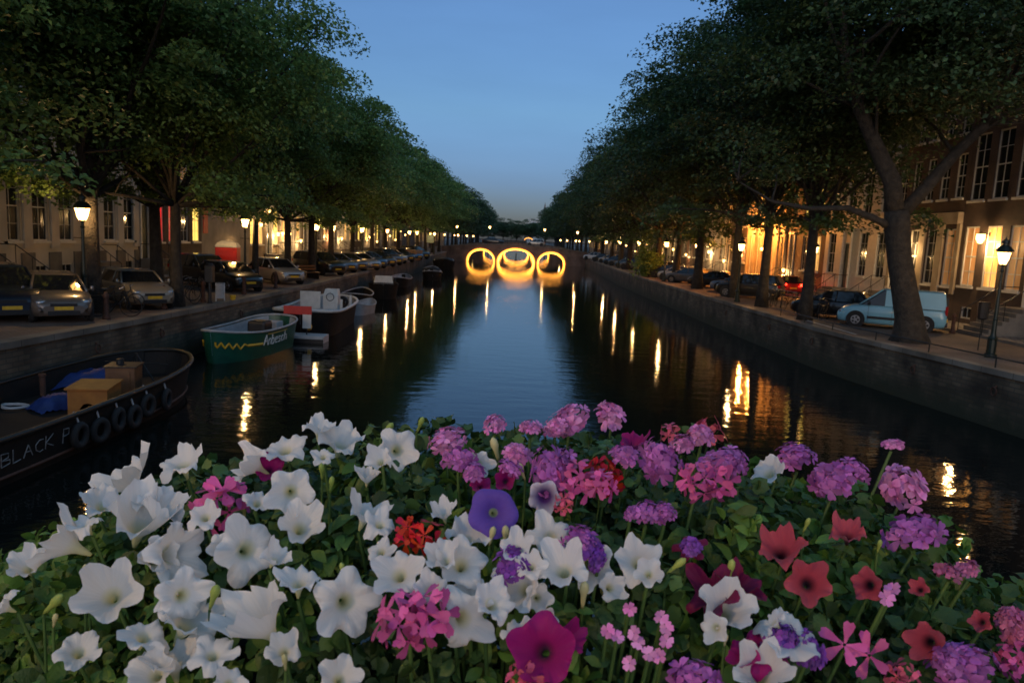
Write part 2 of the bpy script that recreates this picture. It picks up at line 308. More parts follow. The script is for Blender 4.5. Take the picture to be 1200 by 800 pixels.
def wetband(m):
    nt = m.node_tree; b = nt.nodes['Principled BSDF']; src = b.inputs['Base Color'].links[0].from_socket
    g = nt.nodes.new('ShaderNodeNewGeometry'); sp = nt.nodes.new('ShaderNodeSeparateXYZ'); nt.links.new(g.outputs['Position'], sp.inputs[0])
    n = nt.nodes.new('ShaderNodeTexNoise'); mp = nt.nodes.new('ShaderNodeMapping'); mp.inputs['Scale'].default_value = (1, 1, .25); n.inputs['Scale'].default_value = 1.6; n.inputs['Detail'].default_value = 7
    nt.links.new(g.outputs['Position'], mp.inputs[0]); nt.links.new(mp.outputs[0], n.inputs[0])
    ma = nt.nodes.new('ShaderNodeMath'); ma.operation = 'MULTIPLY_ADD'; ma.inputs[1].default_value = -1.6; nt.links.new(n.outputs[0], ma.inputs[0]); nt.links.new(sp.outputs[2], ma.inputs[2])
    mr = nt.nodes.new('ShaderNodeMapRange'); mr.inputs[1].default_value = -.55; mr.inputs[2].default_value = .25; nt.links.new(ma.outputs[0], mr.inputs[0])
    mx = nt.nodes.new('ShaderNodeMix'); mx.data_type = 'RGBA'; mx.inputs[6].default_value = (.028, .034, .018, 1); nt.links.new(mr.outputs[0], mx.inputs[0]); nt.links.new(src, mx.inputs[7]); nt.links.new(mx.outputs[2], b.inputs['Base Color'])
wetband(X['quaybrick'])
def strip(name, mat, f0, f1, z0, z1=None, y0=-60, y1=900, label=None):
    q = MB(); yy = [y0]+[y for y in ys if y0 < y < y1]+[y1]; z1 = z0 if z1 is None else z1
    q.grid([[(f0(y), y, z0), (f1(y), y, z1)] for y in yy]); o = q.build(name, mat); o['kind'] = 'structure'
    if label: o['label'] = label
    return o
def solidstrip(name, mat, f0, f1, z0, z1, y0=-60, y1=900, kind='structure', dz=None):
    q = MB(); yy = [y0]+[y for y in ys if y0 < y < y1]+[y1]
    P = [[(f0(y), y, z0), (f0(y), y, z1), (f1(y), y, z1), (f1(y), y, z0), (f0(y), y, z0)] for y in yy]
    q.grid(P); q.add(P[0][:4], [(0, 1, 2, 3)]); q.add(P[-1][:4], [(3, 2, 1, 0)]); o = q.build(name, mat)
    if kind: o['kind'] = kind
    return o
strip('street', X['paving'], lambda y: -320, lambda y: XL(y)-.45, ZS)
strip('street', X['paving'], lambda y: XR(y)+.45, lambda y: 320, ZS)
for nm, fx, s in (('sidewalk', FL, 1), ('sidewalk', FR, -1)):
    solidstrip(nm, X['sidewalk'], lambda y: fx, lambda y: fx+s*2.6, ZS+.002, ZS+.12)
    solidstrip('kerb', X['stone'], lambda y: fx+s*2.6, lambda y: fx+s*2.75, ZS+.001, ZS+.123)
for f, s, lb in ((XL, -1, 'left'), (XR, 1, 'right')):
    o = solidstrip('quay_wall', X['quaybrick'], lambda y: f(y)+s*.06, lambda y: f(y)+s*.5, -1.2, ZS-.16, kind=None)
    tag(o, f'dark brick quay wall along the {lb} bank of the canal', 'quay wall', 'quay walls')
    o = solidstrip('quay_coping', X['coping'], lambda y: f(y), lambda y: f(y)+s*.46, ZS-.15, ZS+.03)
q = MB(); q.add([(-320, 900, -1), (320, 900, -1), (320, 900, 3), (-320, 900, 3)], [(0, 1, 2, 3)]); q.build('ground', X['paving'])['kind'] = 'structure'

# ---------------------------------------------------------------- houses
def house(side, y0, y1, wall, rows, h, trim='white', lit={}, door=None, style='cornice', label='', base=None, shopfront=None, wmat='white', group='canal houses'):
    """rows: list of (z0, z1, n, width); lit: {(row, col): material}"""
    W = y1-y0-.02; yc = (y0+y1)/2
    rt = thing('canal_house', label, 'house', (FL if side < 0 else FR, yc, ZS), R(90) if side < 0 else R(-90), group)
    ops = []
    for ri, (z0, z1, n, w) in enumerate(rows):
        for k in range(n):
            cx = -W/2+W*(k+.5)/n
            if door is not None and ri == door[0] and k == door[1]: ops.append((cx, z0-.9 if len(door) < 3 else door[2], z1, w, ri, k, True))
            else: ops.append((cx, z0, z1, w, ri, k, False))
    xs = sorted({-W/2, W/2, *[o[0]-o[3]/2 for o in ops], *[o[0]+o[3]/2 for o in ops]}); zs = sorted({0, h, *[o[1] for o in ops], *[o[2] for o in ops]})
    q = MB(); D = .22
    for i in range(len(xs)-1):
        for j in range(len(zs)-1):
            cx, cz = (xs[i]+xs[i+1])/2, (zs[j]+zs[j+1])/2
            if any(abs(cx-o[0]) < o[3]/2 and o[1] < cz < o[2] for o in ops): continue
            q.add([(xs[i], 0, zs[j]), (xs[i+1], 0, zs[j]), (xs[i+1], 0, zs[j+1]), (xs[i], 0, zs[j+1])], [(0, 1, 2, 3)])
    for (cx, z0, z1, w, ri, k, dr) in ops:
        a, b = cx-w/2, cx+w/2
        q.add([(a,0,z0),(b,0,z0),(b,D,z0),(a,D,z0),(a,0,z1),(b,0,z1),(b,D,z1),(a,D,z1)], [(0,3,2,1),(4,5,6,7),(0,4,7,3),(1,2,6,5)])
    q.add([(-W/2,0,0),(-W/2,11,0),(-W/2,11,h),(-W/2,0,h),(W/2,0,0),(W/2,11,0),(W/2,11,h),(W/2,0,h)], [(0,1,2,3),(4,7,6,5),(1,5,6,2),(3,2,6,7)])
    q.build('wall', wall, rt)
    if base:
        q = MB(); zb = base[1]
        segs = [(-W/2, W/2)]
        for o in ops:
            if o[1] < zb:
                ns = []
                for a, b in segs:
                    l, r = o[0]-o[3]/2-.05, o[0]+o[3]/2+.05
                    if r <= a or l >= b: ns.append((a, b)); continue
                    if l > a: ns.append((a, l))
                    if r < b: ns.append((r, b))
                segs = ns
        for a, b in segs: q = MB(); q.box(a, b, -.07, -.002, 0, zb); q.build('plinth', base[0], rt)
    q = MB()
    if style == 'cornice':
        q.box(-W/2-.0, W/2, -.45, .3, h, h+.28); q.box(-W/2, W/2, -.3, -.002, h-.22, h-.003); q.box(-W/2, W/2, -.1, -.001, h-.85, h-.23)
        for k in range(int(W/.6)): q.box(-W/2+.3+k*.6, -W/2+.45+k*.6, -.4, -.302, h-.2, h-.004)
        q.build('cornice', X[trim], rt)
    elif style == 'gable':
        pr = [(-W/2, h), (-W/2, h+.6), (-W*.3, h+.9), (-W*.22, h+2.4), (-W*.12, h+3.0), (0, h+3.4), (W*.12, h+3.0), (W*.22, h+2.4), (W*.3, h+.9), (W/2, h+.6), (W/2, h)]
        n = len(pr); q.add([(x, 0, z) for x, z in pr]+[(x, .4, z) for x, z in pr], [tuple(range(n))[::-1], tuple(range(n, 2*n))]+[(i, (i+1) % n, n+(i+1) % n, n+i) for i in range(n)])
        q.build('gable', wall, rt)
        q = MB(); q.tube([(x, -.05, z) for x, z in pr[1:-1]], .13, 6); q.build('gable_trim', X[trim], rt)
    q = MB(); q.add([(-W/2, .45, h+.01), (W/2, .45, h+.01), (W/2, 10.5, h+.01), (-W/2, 10.5, h+.01), (0, .45, h+3) if style == 'gable' else (-W*.3, 3, h+2.2), (0, 10.5, h+3) if style == 'gable' else (W*.3, 3, h+2.2), (W*.3, 8, h+2.2), (-W*.3, 8, h+2.2)] if style != 'gable' else
        [(-W/2, .45, h+.01), (W/2, .45, h+.01), (W/2, 10.5, h+.01), (-W/2, 10.5, h+.01), (0, .45, h+2.8), (0, 10.5, h+2.8)],
        [(0, 1, 5, 4), (1, 2, 6, 5), (2, 3, 7, 6), (3, 0, 4, 7), (4, 5, 6, 7)] if style != 'gable' else [(0, 1, 4), (1, 2, 5, 4), (2, 3, 5), (3, 0, 4, 5)])
    rf = q.build('roof', X['roof'], rt)
    q = MB(); q.box(W*.2, W*.2+.9, 4, 4.6, h+1, h+3.6); q.build('chimney', X['brickdark'], rf)
    for (cx, z0, z1, w, ri, k, dr) in ops:
        a, b = cx-w/2, cx+w/2
        if dr:
            q = MB(); q.box(a+.08, b-.08, .14, .2, z0, z1-.75); dm = X['greeniron'] if wall is not X['cream'] else X['black']
            for zz in (z0+.25, z0+1.15): q.box(a+.25, b-.25, .115, .138, zz, zz+.7)
            d = q.build('door', dm, rt)
            q = MB(); q.lathe([(.03, 0), (.035, .04), (.02, .06)], (b-.2, .07, z0+1.05), 8, ax='y'); q.build('handle', X['rim'], d)
            q = MB(); q.box(a, a+.08, .05, .2, z0, z1); q.box(b-.08, b, .05, .2, z0, z1); q.box(a+.08, b-.08, .05, .2, z1-.08, z1); q.box(a+.08, b-.08, .1, .2, z1-.75, z1-.68)
            q.box(a-.16, a-.003, -.09, .02, z0, z1+.16); q.box(b+.003, b+.16, -.09, .02, z0, z1+.16); q.box(a-.22, b+.22, -.16, .0, z1+.163, z1+.32)
            fr = q.build('door_frame', X[wmat], rt)
            q = MB(); q.box(a+.08, b-.08, .16, .18, z1-.675, z1-.085); q.build('pane', lit.get((ri, k), X['win_dim']), fr)
            if z0 > .25:
                q = MB(); ns = max(2, int(z0/.18))
                for i in range(ns): q.box(a-.35, b+.35, -1.1-.27*(ns-1-i), -.125, 0 if i == 0 else z0*i/ns+.001, z0*(i+1)/ns)
                st = q.build('stoop', X['stone'], rt)
                for xx in (a-.3, b+.3):
                    q = MB(); e = -1.1-.27*(ns-1); q.tube([(xx, e, z0*.5/ns), (xx, e, 1.0), (xx, -1.0, z0+.9), (xx, -.15, z0+.9)], .022); q.tube([(xx, -1.0, z0), (xx, -1.0, z0+.9)], .02); q.tube([(xx, (e-1)/2, z0*.5), (xx, (e-1)/2, z0*.5+.9)], .015); q.build('railing', X['iron'], st)
            continue
        q = MB(); t = .07
        q.box(a, a+t, .06, .15, z0, z1); q.box(b-t, b, .06, .15, z0, z1); q.box(a+t, b-t, .06, .15, z0, z0+t); q.box(a+t, b-t, .06, .15, z1-t, z1)
        zm = z0+(z1-z0)*.5
        if z1-z0 > .9: q.box(a+t, b-t, .08, .14, zm-.03, zm+.03)
        m = (a+b)/2; q.box(m-.018, m+.018, .09, .13, z0+t, z1-t)
        if z1-z0 > 1.5:
            for zz in (z0+(z1-z0)*.25, z0+(z1-z0)*.75): q.box(a+t, m-.018, .095, .128, zz-.014, zz+.014); q.box(m+.018, b-t, .095, .128, zz-.014, zz+.014)
        if z1-z0 > .9: q.box(a-.08, b+.08, -.1, .058, z0-.12, z0-.003)
        if trim == 'sand' or wmat == 'surround': pass
        fr = q.build('window', X[wmat if wmat != 'surround' else 'white'], rt)
        q = MB(); q.add([(a+t, .115, z0+t), (b-t, .115, z0+t), (b-t, .115, z1-t), (a+t, .115, z1-t)], [(0, 1, 2, 3)])
        q.build('pane', lit.get((ri, k), X['win_dark']), fr)
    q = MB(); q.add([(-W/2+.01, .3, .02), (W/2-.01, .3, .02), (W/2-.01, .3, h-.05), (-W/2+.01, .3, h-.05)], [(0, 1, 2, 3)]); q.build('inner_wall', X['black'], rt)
    return rt
B, G_ = X['brickdark'], X['greyst']
std = lambda n, w=1.15, o=0: [(.35, .95, n, w*.85), (2.0+o, 4.5+o, n, w), (5.6+o, 7.9+o, n, w), (8.9+o, 10.8+o, n, w*.95)]
# left bank
house(-1, 14.5, 24.0, X['brickbrown'], std(4), 12.4, label='brown brick house beyond the left quay, nearest of the left row', door=(1, 1, 1.1))
house(-1, 24.0, 33.0, X['greyst'], std(4), 12.0, label='grey plastered house left of the wide cream facade', door=(1, 3, 1.1))
cr = house(-1, 33.0, 45.4, X['cream'], [(.35, .95, 6, 1.0), (2.1, 5.3, 6, 1.2), (6.4, 9.3, 6, 1.15), (10.2, 11.9, 6, 1.1)], 13.2, trim='cream', door=(1, 3, 1.0), base=(X['stone'], 1.55), label='wide cream stuccoed town house with tall white sash windows')
for k in range(7):
    if k != 3 and k != 4: q = MB(); q.box(-6.19+12.38*k/6-.3+(.3 if k == 0 else (-.3 if k == 6 else 0)), -6.19+12.38*k/6+.3+(.3 if k == 0 else (-.3 if k == 6 else 0)), -.1, -.004, 1.75, 12.3); q.build('pilaster', X['cream'], cr)
house(-1, 45.4, 54.6, B, [(.3, .9, 5, .8), (2.0, 5.0, 5, 1.15), (6.1, 8.6, 5, 1.1), (9.6, 11.4, 5, 1)], 12.5, door=(1, 0, 1.0), lit={(1, 1): X['win_red'], (1, 2): X['win_pink'], (1, 4): X['win_yellow'], (0, 2): X['win_dim'], (2, 3): X['win_dim']}, label='dark brick house with red lit and yellow lit tall windows')
gh = house(-1, 54.6, 64.2, X['greyst'], [(6.2, 8.2, 3, 1.0), (9.4, 11.2, 3, 1.0)], 12.0, label='blank grey plastered side wall with a pale signboard', lit={(0, 1): X['win_dim']})
q = MB(); q.box(-.9, 1.1, -.06, -.003, 3.6, 5.1); q.build('signboard', X['lgrey'], gh)
q = MB(); q.box(-4.6, -3.8, -.05, -.003, 2.6, 5.0); q.build('shutter', X['red'], gh)
WW, WY, WD = X['win_warm'], X['win_yellow'], X['win_dim']
house(-1, 64.2, 72.5, X['sand'], [(.3, .9, 3, .9), (1.7, 4.9, 4, 1.3), (6.0, 8.3, 4, 1.1), (9.2, 11.0, 4, 1)], 12.5, lit={(1, 0): WY, (1, 1): WW, (1, 3): WY, (2, 1): WD, (2, 0): WY}, door=(1, 2, .8), label='sandstone house with bright yellow lit ground floor windows')
house(-1, 72.5, 80.0, X['cream'], std(3), 12.0, lit={(1, 0): WW, (1, 2): WW, (0, 1): WD}, door=(1, 1, .9), style='gable', label='pale gabled house with lamps beside its door')
specL = [(80, 88.5, X['sand'], 'cornice', 'sandstone house with a lit white doorcase'), (88.5, 96, X['brickred'], 'gable', 'red brick gabled house behind the dark parked cars on the left'),
         (96, 105, X['white'], 'cornice', 'bright white painted house glimpsed between the left trees'), (105, 113, B, 'gable', 'dark brick gabled house before the white canal house'),
         (113, 122, X['cream'], 'cornice', 'cream house with lit shop windows on the left bank'), (122, 131, X['brickbrown'], 'gable', 'brown brick gabled house short of the lit bridge, left bank'),
         (131, 141, X['greyst'], 'cornice', 'grey house at the left end of the lit bridge'), (141, 150, X['brickred'], 'cornice', 'red brick corner house by the left bridgehead')]
rnd = random.Random(5)
for (a, b, w, s, l) in specL:
    lt = {(1, k): rnd.choice([WW, WY, WD]) for k in range(3) if rnd.random() < .7}; lt.update({(0, k): WD for k in range(3) if rnd.random() < .4}); lt.update({(2, k): WD for k in range(3) if rnd.random() < .3})
    house(-1, a, b, w, std(3, 1.35), 11.5+rnd.random()*2, lit=lt, door=(1, rnd.randrange(3), .9), style=s, label=l)
# right bank
house(1, 12, 21.5, X['brickred'], std(4), 12.5, lit={(1, 0): WD, (2, 2): WD}, door=(1, 2, 1.1), label='red brick house beyond the right quay, nearest of the right row')
house(1, 21.5, 32.0, X['brickbrown'], std(4), 13.0, lit={(1, 1): WW, (1, 0): WW}, door=(1, 3, 1.1), label='brown brick house right of the house with the bright doorway')
house(1, 32.0, 39.0, B, [(.35, .95, 3, .9), (2.0, 5.0, 4, 1.15), (6.3, 9.6, 4, 1.2), (10.7, 12.8, 4, 1.1)], 14, lit={(1, 0): WD, (1, 1): WW, (1, 2): WD, (0, 1): WD}, door=(1, 3, 1.3), label='dark brick house with bright yellow lit doorway and tall white window frames')
hb = house(1, 39.0, 46.2, B, [(.35, .95, 3, .9), (1.9, 4.9, 4, 1.1), (6.5, 8.8, 5, .85), (9.8, 11.6, 5, .8)], 13, lit={(1, 3): WD}, door=(1, 0, 1.2), label='dark brick house with a lamplit sandstone ground floor')
for k in range(5):
    q = MB(); x = -3.59+7.18*k/4; q.box(max(-3.59, x-.3), min(3.59, x+.3), -.12, -.004, 1.5, 5.15); q.build('pilaster', X['sand'], hb)
q = MB(); q.box(-3.59, 3.59, -.3, -.005, 5.16, 5.75); q.build('shop_cornice', X['sand'], hb)
house(1, 46.2, 56.0, X['white'], [(.35, .95, 4, .9), (1.9, 4.8, 4, 1.2), (6.0, 8.6, 4, 1.2), (9.7, 11.7, 4, 1.1), (12.4, 13.8, 4, 1)], 14.6, lit={}, door=(1, 1, 1.0), label='white painted house with dark sash windows behind the big leaning tree')
house(1, 56.0, 64.0, X['brickred'], [(.35, .95, 3, .9), (1.9, 4.6, 3, .9), (6.0, 8.2, 3, 1.0), (9.3, 11.2, 3, 1.0)], 13, lit={(1, 2): WW, (2, 2): WY, (3, 2): WY, (2, 1): WY}, door=(1, 0, 1.0), label='dark red brick house with narrow lit windows')
oh = house(1, 64.0, 74.5, X['sand'], [(1.0, 4.6, 5, .9), (5.8, 8.6, 5, .9), (9.6, 12.0, 5, .9)], 14, lit={(0, 3): WD, (1, 1): WY, (1, 2): WW, (2, 2): WY, (2, 1): WW, (1, 4): WW, (2, 3): WY}, label='sandstone house front floodlit orange from below')
for k in range(6):
    q = MB(); x = -5.24+10.48*k/5; q.box(max(-5.24, x-.35), min(5.24, x+.35), -.2, -.005, .2, 13); q.build('pilaster', X['sand'], oh)
specR = [(74.5, 83, X['brickbrown'], 'gable', 'brown brick gabled house with scattered lit windows on the right bank'), (83, 92, X['cream'], 'cornice', 'cream house behind the white parked car'),
         (92, 101, X['brickred'], 'gable', 'red brick gabled house left of the cream house'), (101, 111, B, 'cornice', 'dark brick house far along the right bank'),
         (111, 121, X['sand'], 'cornice', 'sandstone house far along the right bank'), (121, 131, X['brickbrown'], 'gable', 'brown gabled house short of the right bridgehead'),
         (131, 141, X['white'], 'cornice', 'white house near the right end of the lit bridge'), (141, 150, X['brickred'], 'cornice', 'red brick corner house by the right bridgehead')]
for (a, b, w, s, l) in specR:
    lt = {(r, k): rnd.choice([WW, WD, WD]) for k in range(3) for r in (0, 1, 2, 3) if rnd.random() < .3}
    house(1, a, b, w, std(3, 1.35), 11.5+rnd.random()*2, lit=lt, door=(1, rnd.randrange(3), .9), style=s, label=l)
ORD = 'first second third fourth fifth sixth seventh eighth ninth tenth eleventh twelfth thirteenth fourteenth fifteenth sixteenth'.split()
wn = ['first', 'second', 'third', 'fourth', 'fifth', 'sixth']
for sd_, nm in ((-1, 'left'), (1, 'right')):
    for i in range(5):
        a = 168+i*14
        house(sd_, a, a+13.9, [X['brickbrown'], X['cream'], X['brickred']][i % 3], [(1.6, 4.2, 4, 1.6), (5.6, 7.9, 4, 1.4), (9, 10.8, 4, 1.4)], 12, lit={(0, k): WW for k in range(0, 4, 2)}, style='cornice', label=f'distant house beyond the lit bridge, {wn[i]} on the {nm} bank')

# ---------------------------------------------------------------- lamps
def point(name, loc, power, rad=.12, col=LAMP_COL, parent=None):
    l = bpy.data.lights.new(name, 'POINT'); l.energy = power; l.color = col; l.shadow_soft_size = rad
    o = bpy.data.objects.new(name, l); COL.objects.link(o); o.location = loc
    if parent is not None: o.parent = parent
    return o
def lamp_template():
    t = thing('street_lamp', 'x', 'street lamp')
    q = MB(); q.lathe([(.20, 0), (.20, .12), (.15, .16), (.145, .62), (.17, .66), (.11, .74), (.085, .85), (.075, 1.3), (.095, 1.33), (.07, 1.37), (.055, 2.4), (.045, 2.95), (.08, 2.98), (.05, 3.03), (.04, 3.14), (.09, 3.2)], n=12)
    q.tube([(-.28, 0, 2.62), (.28, 0, 2.62)], .018)
    q.build('post', X['greeniron'], t, smooth=False)
    q = MB(); n = 6
    q.lathe([(.11, 3.2), (.13, 3.22)], n=6); q.lathe([(.245, 3.62), (.26, 3.66)], n=6)
    for k in range(n):
        a = 2*math.pi*k/n; q.tube([(.115*math.cos(a), .115*math.sin(a), 3.21), (.25*math.cos(a), .25*math.sin(a), 3.64)], .012, 4)
    fr = q.build('lantern_frame', X['greeniron'], t)
    q = MB(); q.lathe([(.105, 3.222), (.238, 3.618)], n=6); g = q.build('lantern_glass', X['lamp_glass'], fr)
    q = MB(); q.lathe([(.29, 3.662), (.27, 3.70), (.17, 3.82), (.10, 3.86), (.10, 3.93), (.13, 3.95), (.12, 4.02), (.04, 4.06), (.025, 4.12), (.001, 4.16)], n=12); q.build('lantern_cap', X['greeniron'], t)
    point('lantern_bulb', (0, 0, 3.42), 360, .08, parent=t)
    return t
LT = lamp_template(); first = [True]
def lamp(x, y, label, z=ZS, power=None, sc_=1):
    if first[0]: t = LT; first[0] = False
    else: t = dup(LT)
    t.location = (x, y, z); t['label'] = label; t['group'] = 'crown topped street lamps'; t.rotation_euler[2] = (x*7.3+y) % 1
    t.scale = (sc_,)*3
    if power:
        for k in t.children:
            if k.type == 'LIGHT': k.data = k.data.copy(); k.data.energy = power
    return t
TX = -14.6
def lx(px, y): return (px-600)/FPX*y
for px, d, lb in [(95, 25.5, 'lit street lamp behind the bronze hatchback, nearest on the left quay'), (284, 40, 'lit street lamp right of the red portable cabin'),
        (367, 54, 'lit street lamp beside the bench on the left quay'), (386, 60, 'lit street lamp just beyond the bench lamp'), (420, 71, 'lit street lamp above the row of small silver cars'),
        (449, 84, 'lit street lamp above the white cabin boat'), (475, 101, 'lit street lamp above the tan board enclosure'), (484, 110, 'lit street lamp before the grey-green sign panel'), (504, 126, 'lit street lamp short of the left bridgehead')]:
    lamp(lx(px, d), d, lb)
for px, d, lb in [(1165, 25.6, 'lit street lamp standing by the low rail on the right quay'), (945, 41.5, 'lit street lamp half hidden by the slim right trunk'), (868, 57, 'lit street lamp among leaves behind the dark parked cars'), (786, 76, 'lit street lamp above the white car on the right bank'),
        (750, 94, 'lit street lamp left of the quayside bush'), (722, 115, 'lit street lamp above the far right parked cars'), (704, 136, 'lit street lamp short of the right bridgehead')]:
    lamp(lx(px, d), d, lb)
lamp(-20.2, 75, 'lit street lamp on the left pavement by the pale gabled house'); lamp(-20.2, 98, 'lit street lamp on the left pavement by the white house')
lamp(20.2, 84, 'lit street lamp on the right pavement by the cream house'); lamp(20.2, 101, 'lit street lamp on the right pavement left of the red gabled house')
def wall_lamp(side, y, z, label, power=60, col=LAMP_COL):
    arm = 1.4 if 'washing' in label else .42; gs = 1.5 if 'doorway' in label else 1
    s = 1 if side < 0 else -1; x = (FL if side < 0 else FR)
    t = thing('wall_lamp', label, 'wall lamp', (x, y, z), 0, 'lamps on house fronts')
    q = MB(); q.box(-.02 if s > 0 else -.0, .0 if s > 0 else .02, -.06, .06, -.1, .1); q.tube([(0, 0, 0), (s*.35, 0, .12), (s*arm, 0, .02)], .015); q.lathe([(.12, .0), (.05, .07), (.01, .1)], (s*arm, 0, 0), 8); q.build('bracket', X['iron'], t)
    q = MB(); q.lathe([(.06*gs, -.30*gs), (.14*gs, -.16*gs), (.13*gs, -.003)], (s*arm, 0, 0), 8); q.build('lamp_glass', X['lamp_small'], t, smooth=True)
    if power: point('wall_bulb', (s*arm, 0, -.36*gs), power, .12, col, parent=t)
for sd_, y, z, lb in [(-1, 68.3, 6.6, 'wall lamp high on the yellow lit sandstone house'), (-1, 70.8, 4.6, 'left of the pair of wall lamps by the sandstone house'), (-1, 74.4, 4.6, 'right of the pair of wall lamps by the gabled house'),
        (-1, 91, 4.6, 'wall lamp on the far red brick house, left bank'), (-1, 118, 4.8, 'wall lamp on the far cream shop, left bank'), (1, 36.7, 6.4, 'wall lamp over the yellow doorway on the right'), (1, 43.5, 5.9, 'wall lamp on the sandstone shopfront'),
        (1, 66, 7.6, 'near wall lamp washing the orange floodlit front'), (1, 69.2, 7.6, 'middle wall lamp washing the orange floodlit front'), (1, 72.8, 7.6, 'far wall lamp washing the orange floodlit front'), (1, 88, 4.8, 'wall lamp on the cream house, right bank'), (1, 108, 4.8, 'wall lamp on the far dark brick house, right bank')]:
    wall_lamp(sd_, y, z, lb, 1900 if 'washing' in lb else 260, (1, .34, .06) if 'washing' in lb else LAMP_COL)

for sd_, nm in ((-1, 'left'), (1, 'right')):
    for i in range(6): lamp(sd_*(15.2 if i % 2 else 20.3), 176+i*17, f'distant lit street lamp beyond the bridge, {wn[i]} on the {nm} bank', power=200)
    for i in range(16):
        wall_lamp(sd_, 60+i*6.1+(3 if sd_ > 0 else 0), 3.7+(i*37 % 10)*.24, f'small lit wall lamp on the {nm} bank fronts, {ORD[i]} counting away from the viewer', 70 if i % 3 == 0 else 0)

# ---------------------------------------------------------------- trees
def leaf_mesh(name, P, N, size, mat, aspect=.6, seed=0):
    """P leaf centres, N leaf normals: folded two-quad leaves"""
    r = np.random.default_rng(seed); n = len(P)
    N = N/np.linalg.norm(N, axis=1, keepdims=True); T = r.normal(size=(n, 3)); T -= (T*N).sum(1, keepdims=True)*N; T /= np.linalg.norm(T, axis=1, keepdims=True)
    Bn = np.cross(N, T); s = size*(.65+.7*r.random((n, 1)))
    L, Wd = T*s, Bn*s*aspect*.5; dn = N*s*.14
    V = np.stack([P-L*.5, P-L*.08+Wd+dn, P+L*.5-dn, P-L*.08-Wd+dn], 1).reshape(-1, 3)
    V2 = V
    me = bpy.data.meshes.new(name); me.vertices.add(len(V2)); me.vertices.foreach_set('co', V2.ravel())
    Fc = np.arange(n*4, dtype=np.int32); me.loops.add(n*4); me.loops.foreach_set('vertex_index', Fc); me.polygons.add(n)
    me.polygons.foreach_set('loop_start', np.arange(0, n*4, 4, dtype=np.int32)); me.polygons.foreach_set('loop_total', np.full(n, 4, dtype=np.int32))
    me.materials.append(mat); me.update(); me.validate(); return me
def crown_points(seed, nclump, per, rx, ry, rz, cz, flat=.32, cr=1.0, low=.0, layers=True, skirt=0):
    r = np.random.default_rng(seed); C = []
    lobes = [(r.normal(size=3)*np.array([.42, .42, .38])) for _ in range(9)]
    while len(C) < nclump:
        d = r.normal(size=3); d /= np.linalg.norm(d); t = r.random()**.42
        p = d*t
        bump = 1+.20*math.sin(3*math.atan2(d[1], d[0])+seed)+.14*math.sin(5*d[2]*2+seed*2.1+2*math.atan2(d[1], d[0]))
        p = p*bump*np.array([rx, ry, rz]); p[2] += cz
        if p[2] < low: continue
        C.append(p)
    nb0 = len(C)
    for k in range(skirt):      # drooping skirts under the crown and stray shoots over it
        a = r.random()*6.28; f = .35+.6*r.random(); C.append(np.array([rx*f*math.cos(a), ry*f*math.sin(a), low-.15-1.15*r.random()*(1.1-abs(f-.6))]))
    for k in range(16):
        a = r.random()*6.28; e = .2+1.2*r.random(); f = 1.04+.1*r.random(); C.append(np.array([rx*f*math.cos(e)*math.cos(a), ry*f*math.cos(e)*math.sin(a), cz+rz*f*math.sin(e)]))
    C = np.array(C); Pn = []; Nn = []
    for ci, c in enumerate(C):
        k = int(per*(.5+r.random())*(1 if ci < nb0 else .45)); s = cr*(.6+.8*r.random())*(1 if ci < nb0 else .62)
        q = r.normal(size=(k, 3)); q /= np.linalg.norm(q, axis=1, keepdims=True); q *= (r.random((k, 1))**.42)*1.75*np.array([s, s, s*flat*1.1]); rr = np.hypot(q[:, 0], q[:, 1]); q[:, 2] -= .16*rr**2/s
        out = np.array([c[0], c[1], 0]); on_ = np.linalg.norm(out)+1e-6; q[:, 2] -= (q@out/on_)*.25
        Pn.append(c+q); nn = r.normal(size=(k, 3))*.55+np.array([0, 0, 1])+.35*out/on_; Nn.append(nn)
    return C, np.concatenate(Pn), np.concatenate(Nn)
def limb(q, rnd, p0, p1, r0, r1, n=6, sag=.1, ns=6):
    p0, p1 = Vector(p0), Vector(p1); d = (p1-p0).length; pts = []; rr = []
    w1 = Vector((rnd.uniform(-1, 1), rnd.uniform(-1, 1), rnd.uniform(-.4, .6)))*d*.07; w2 = Vector((rnd.uniform(-1, 1), rnd.uniform(-1, 1), 0))*d*.04
    for i in range(n+1):
        t = i/n; pts.append(p0.lerp(p1, t)+w1*math.sin(math.pi*t)+w2*math.sin(2*math.pi*t)); rr.append(r0+(r1-r0)*t)
    q.tube(pts, rr, ns); return pts
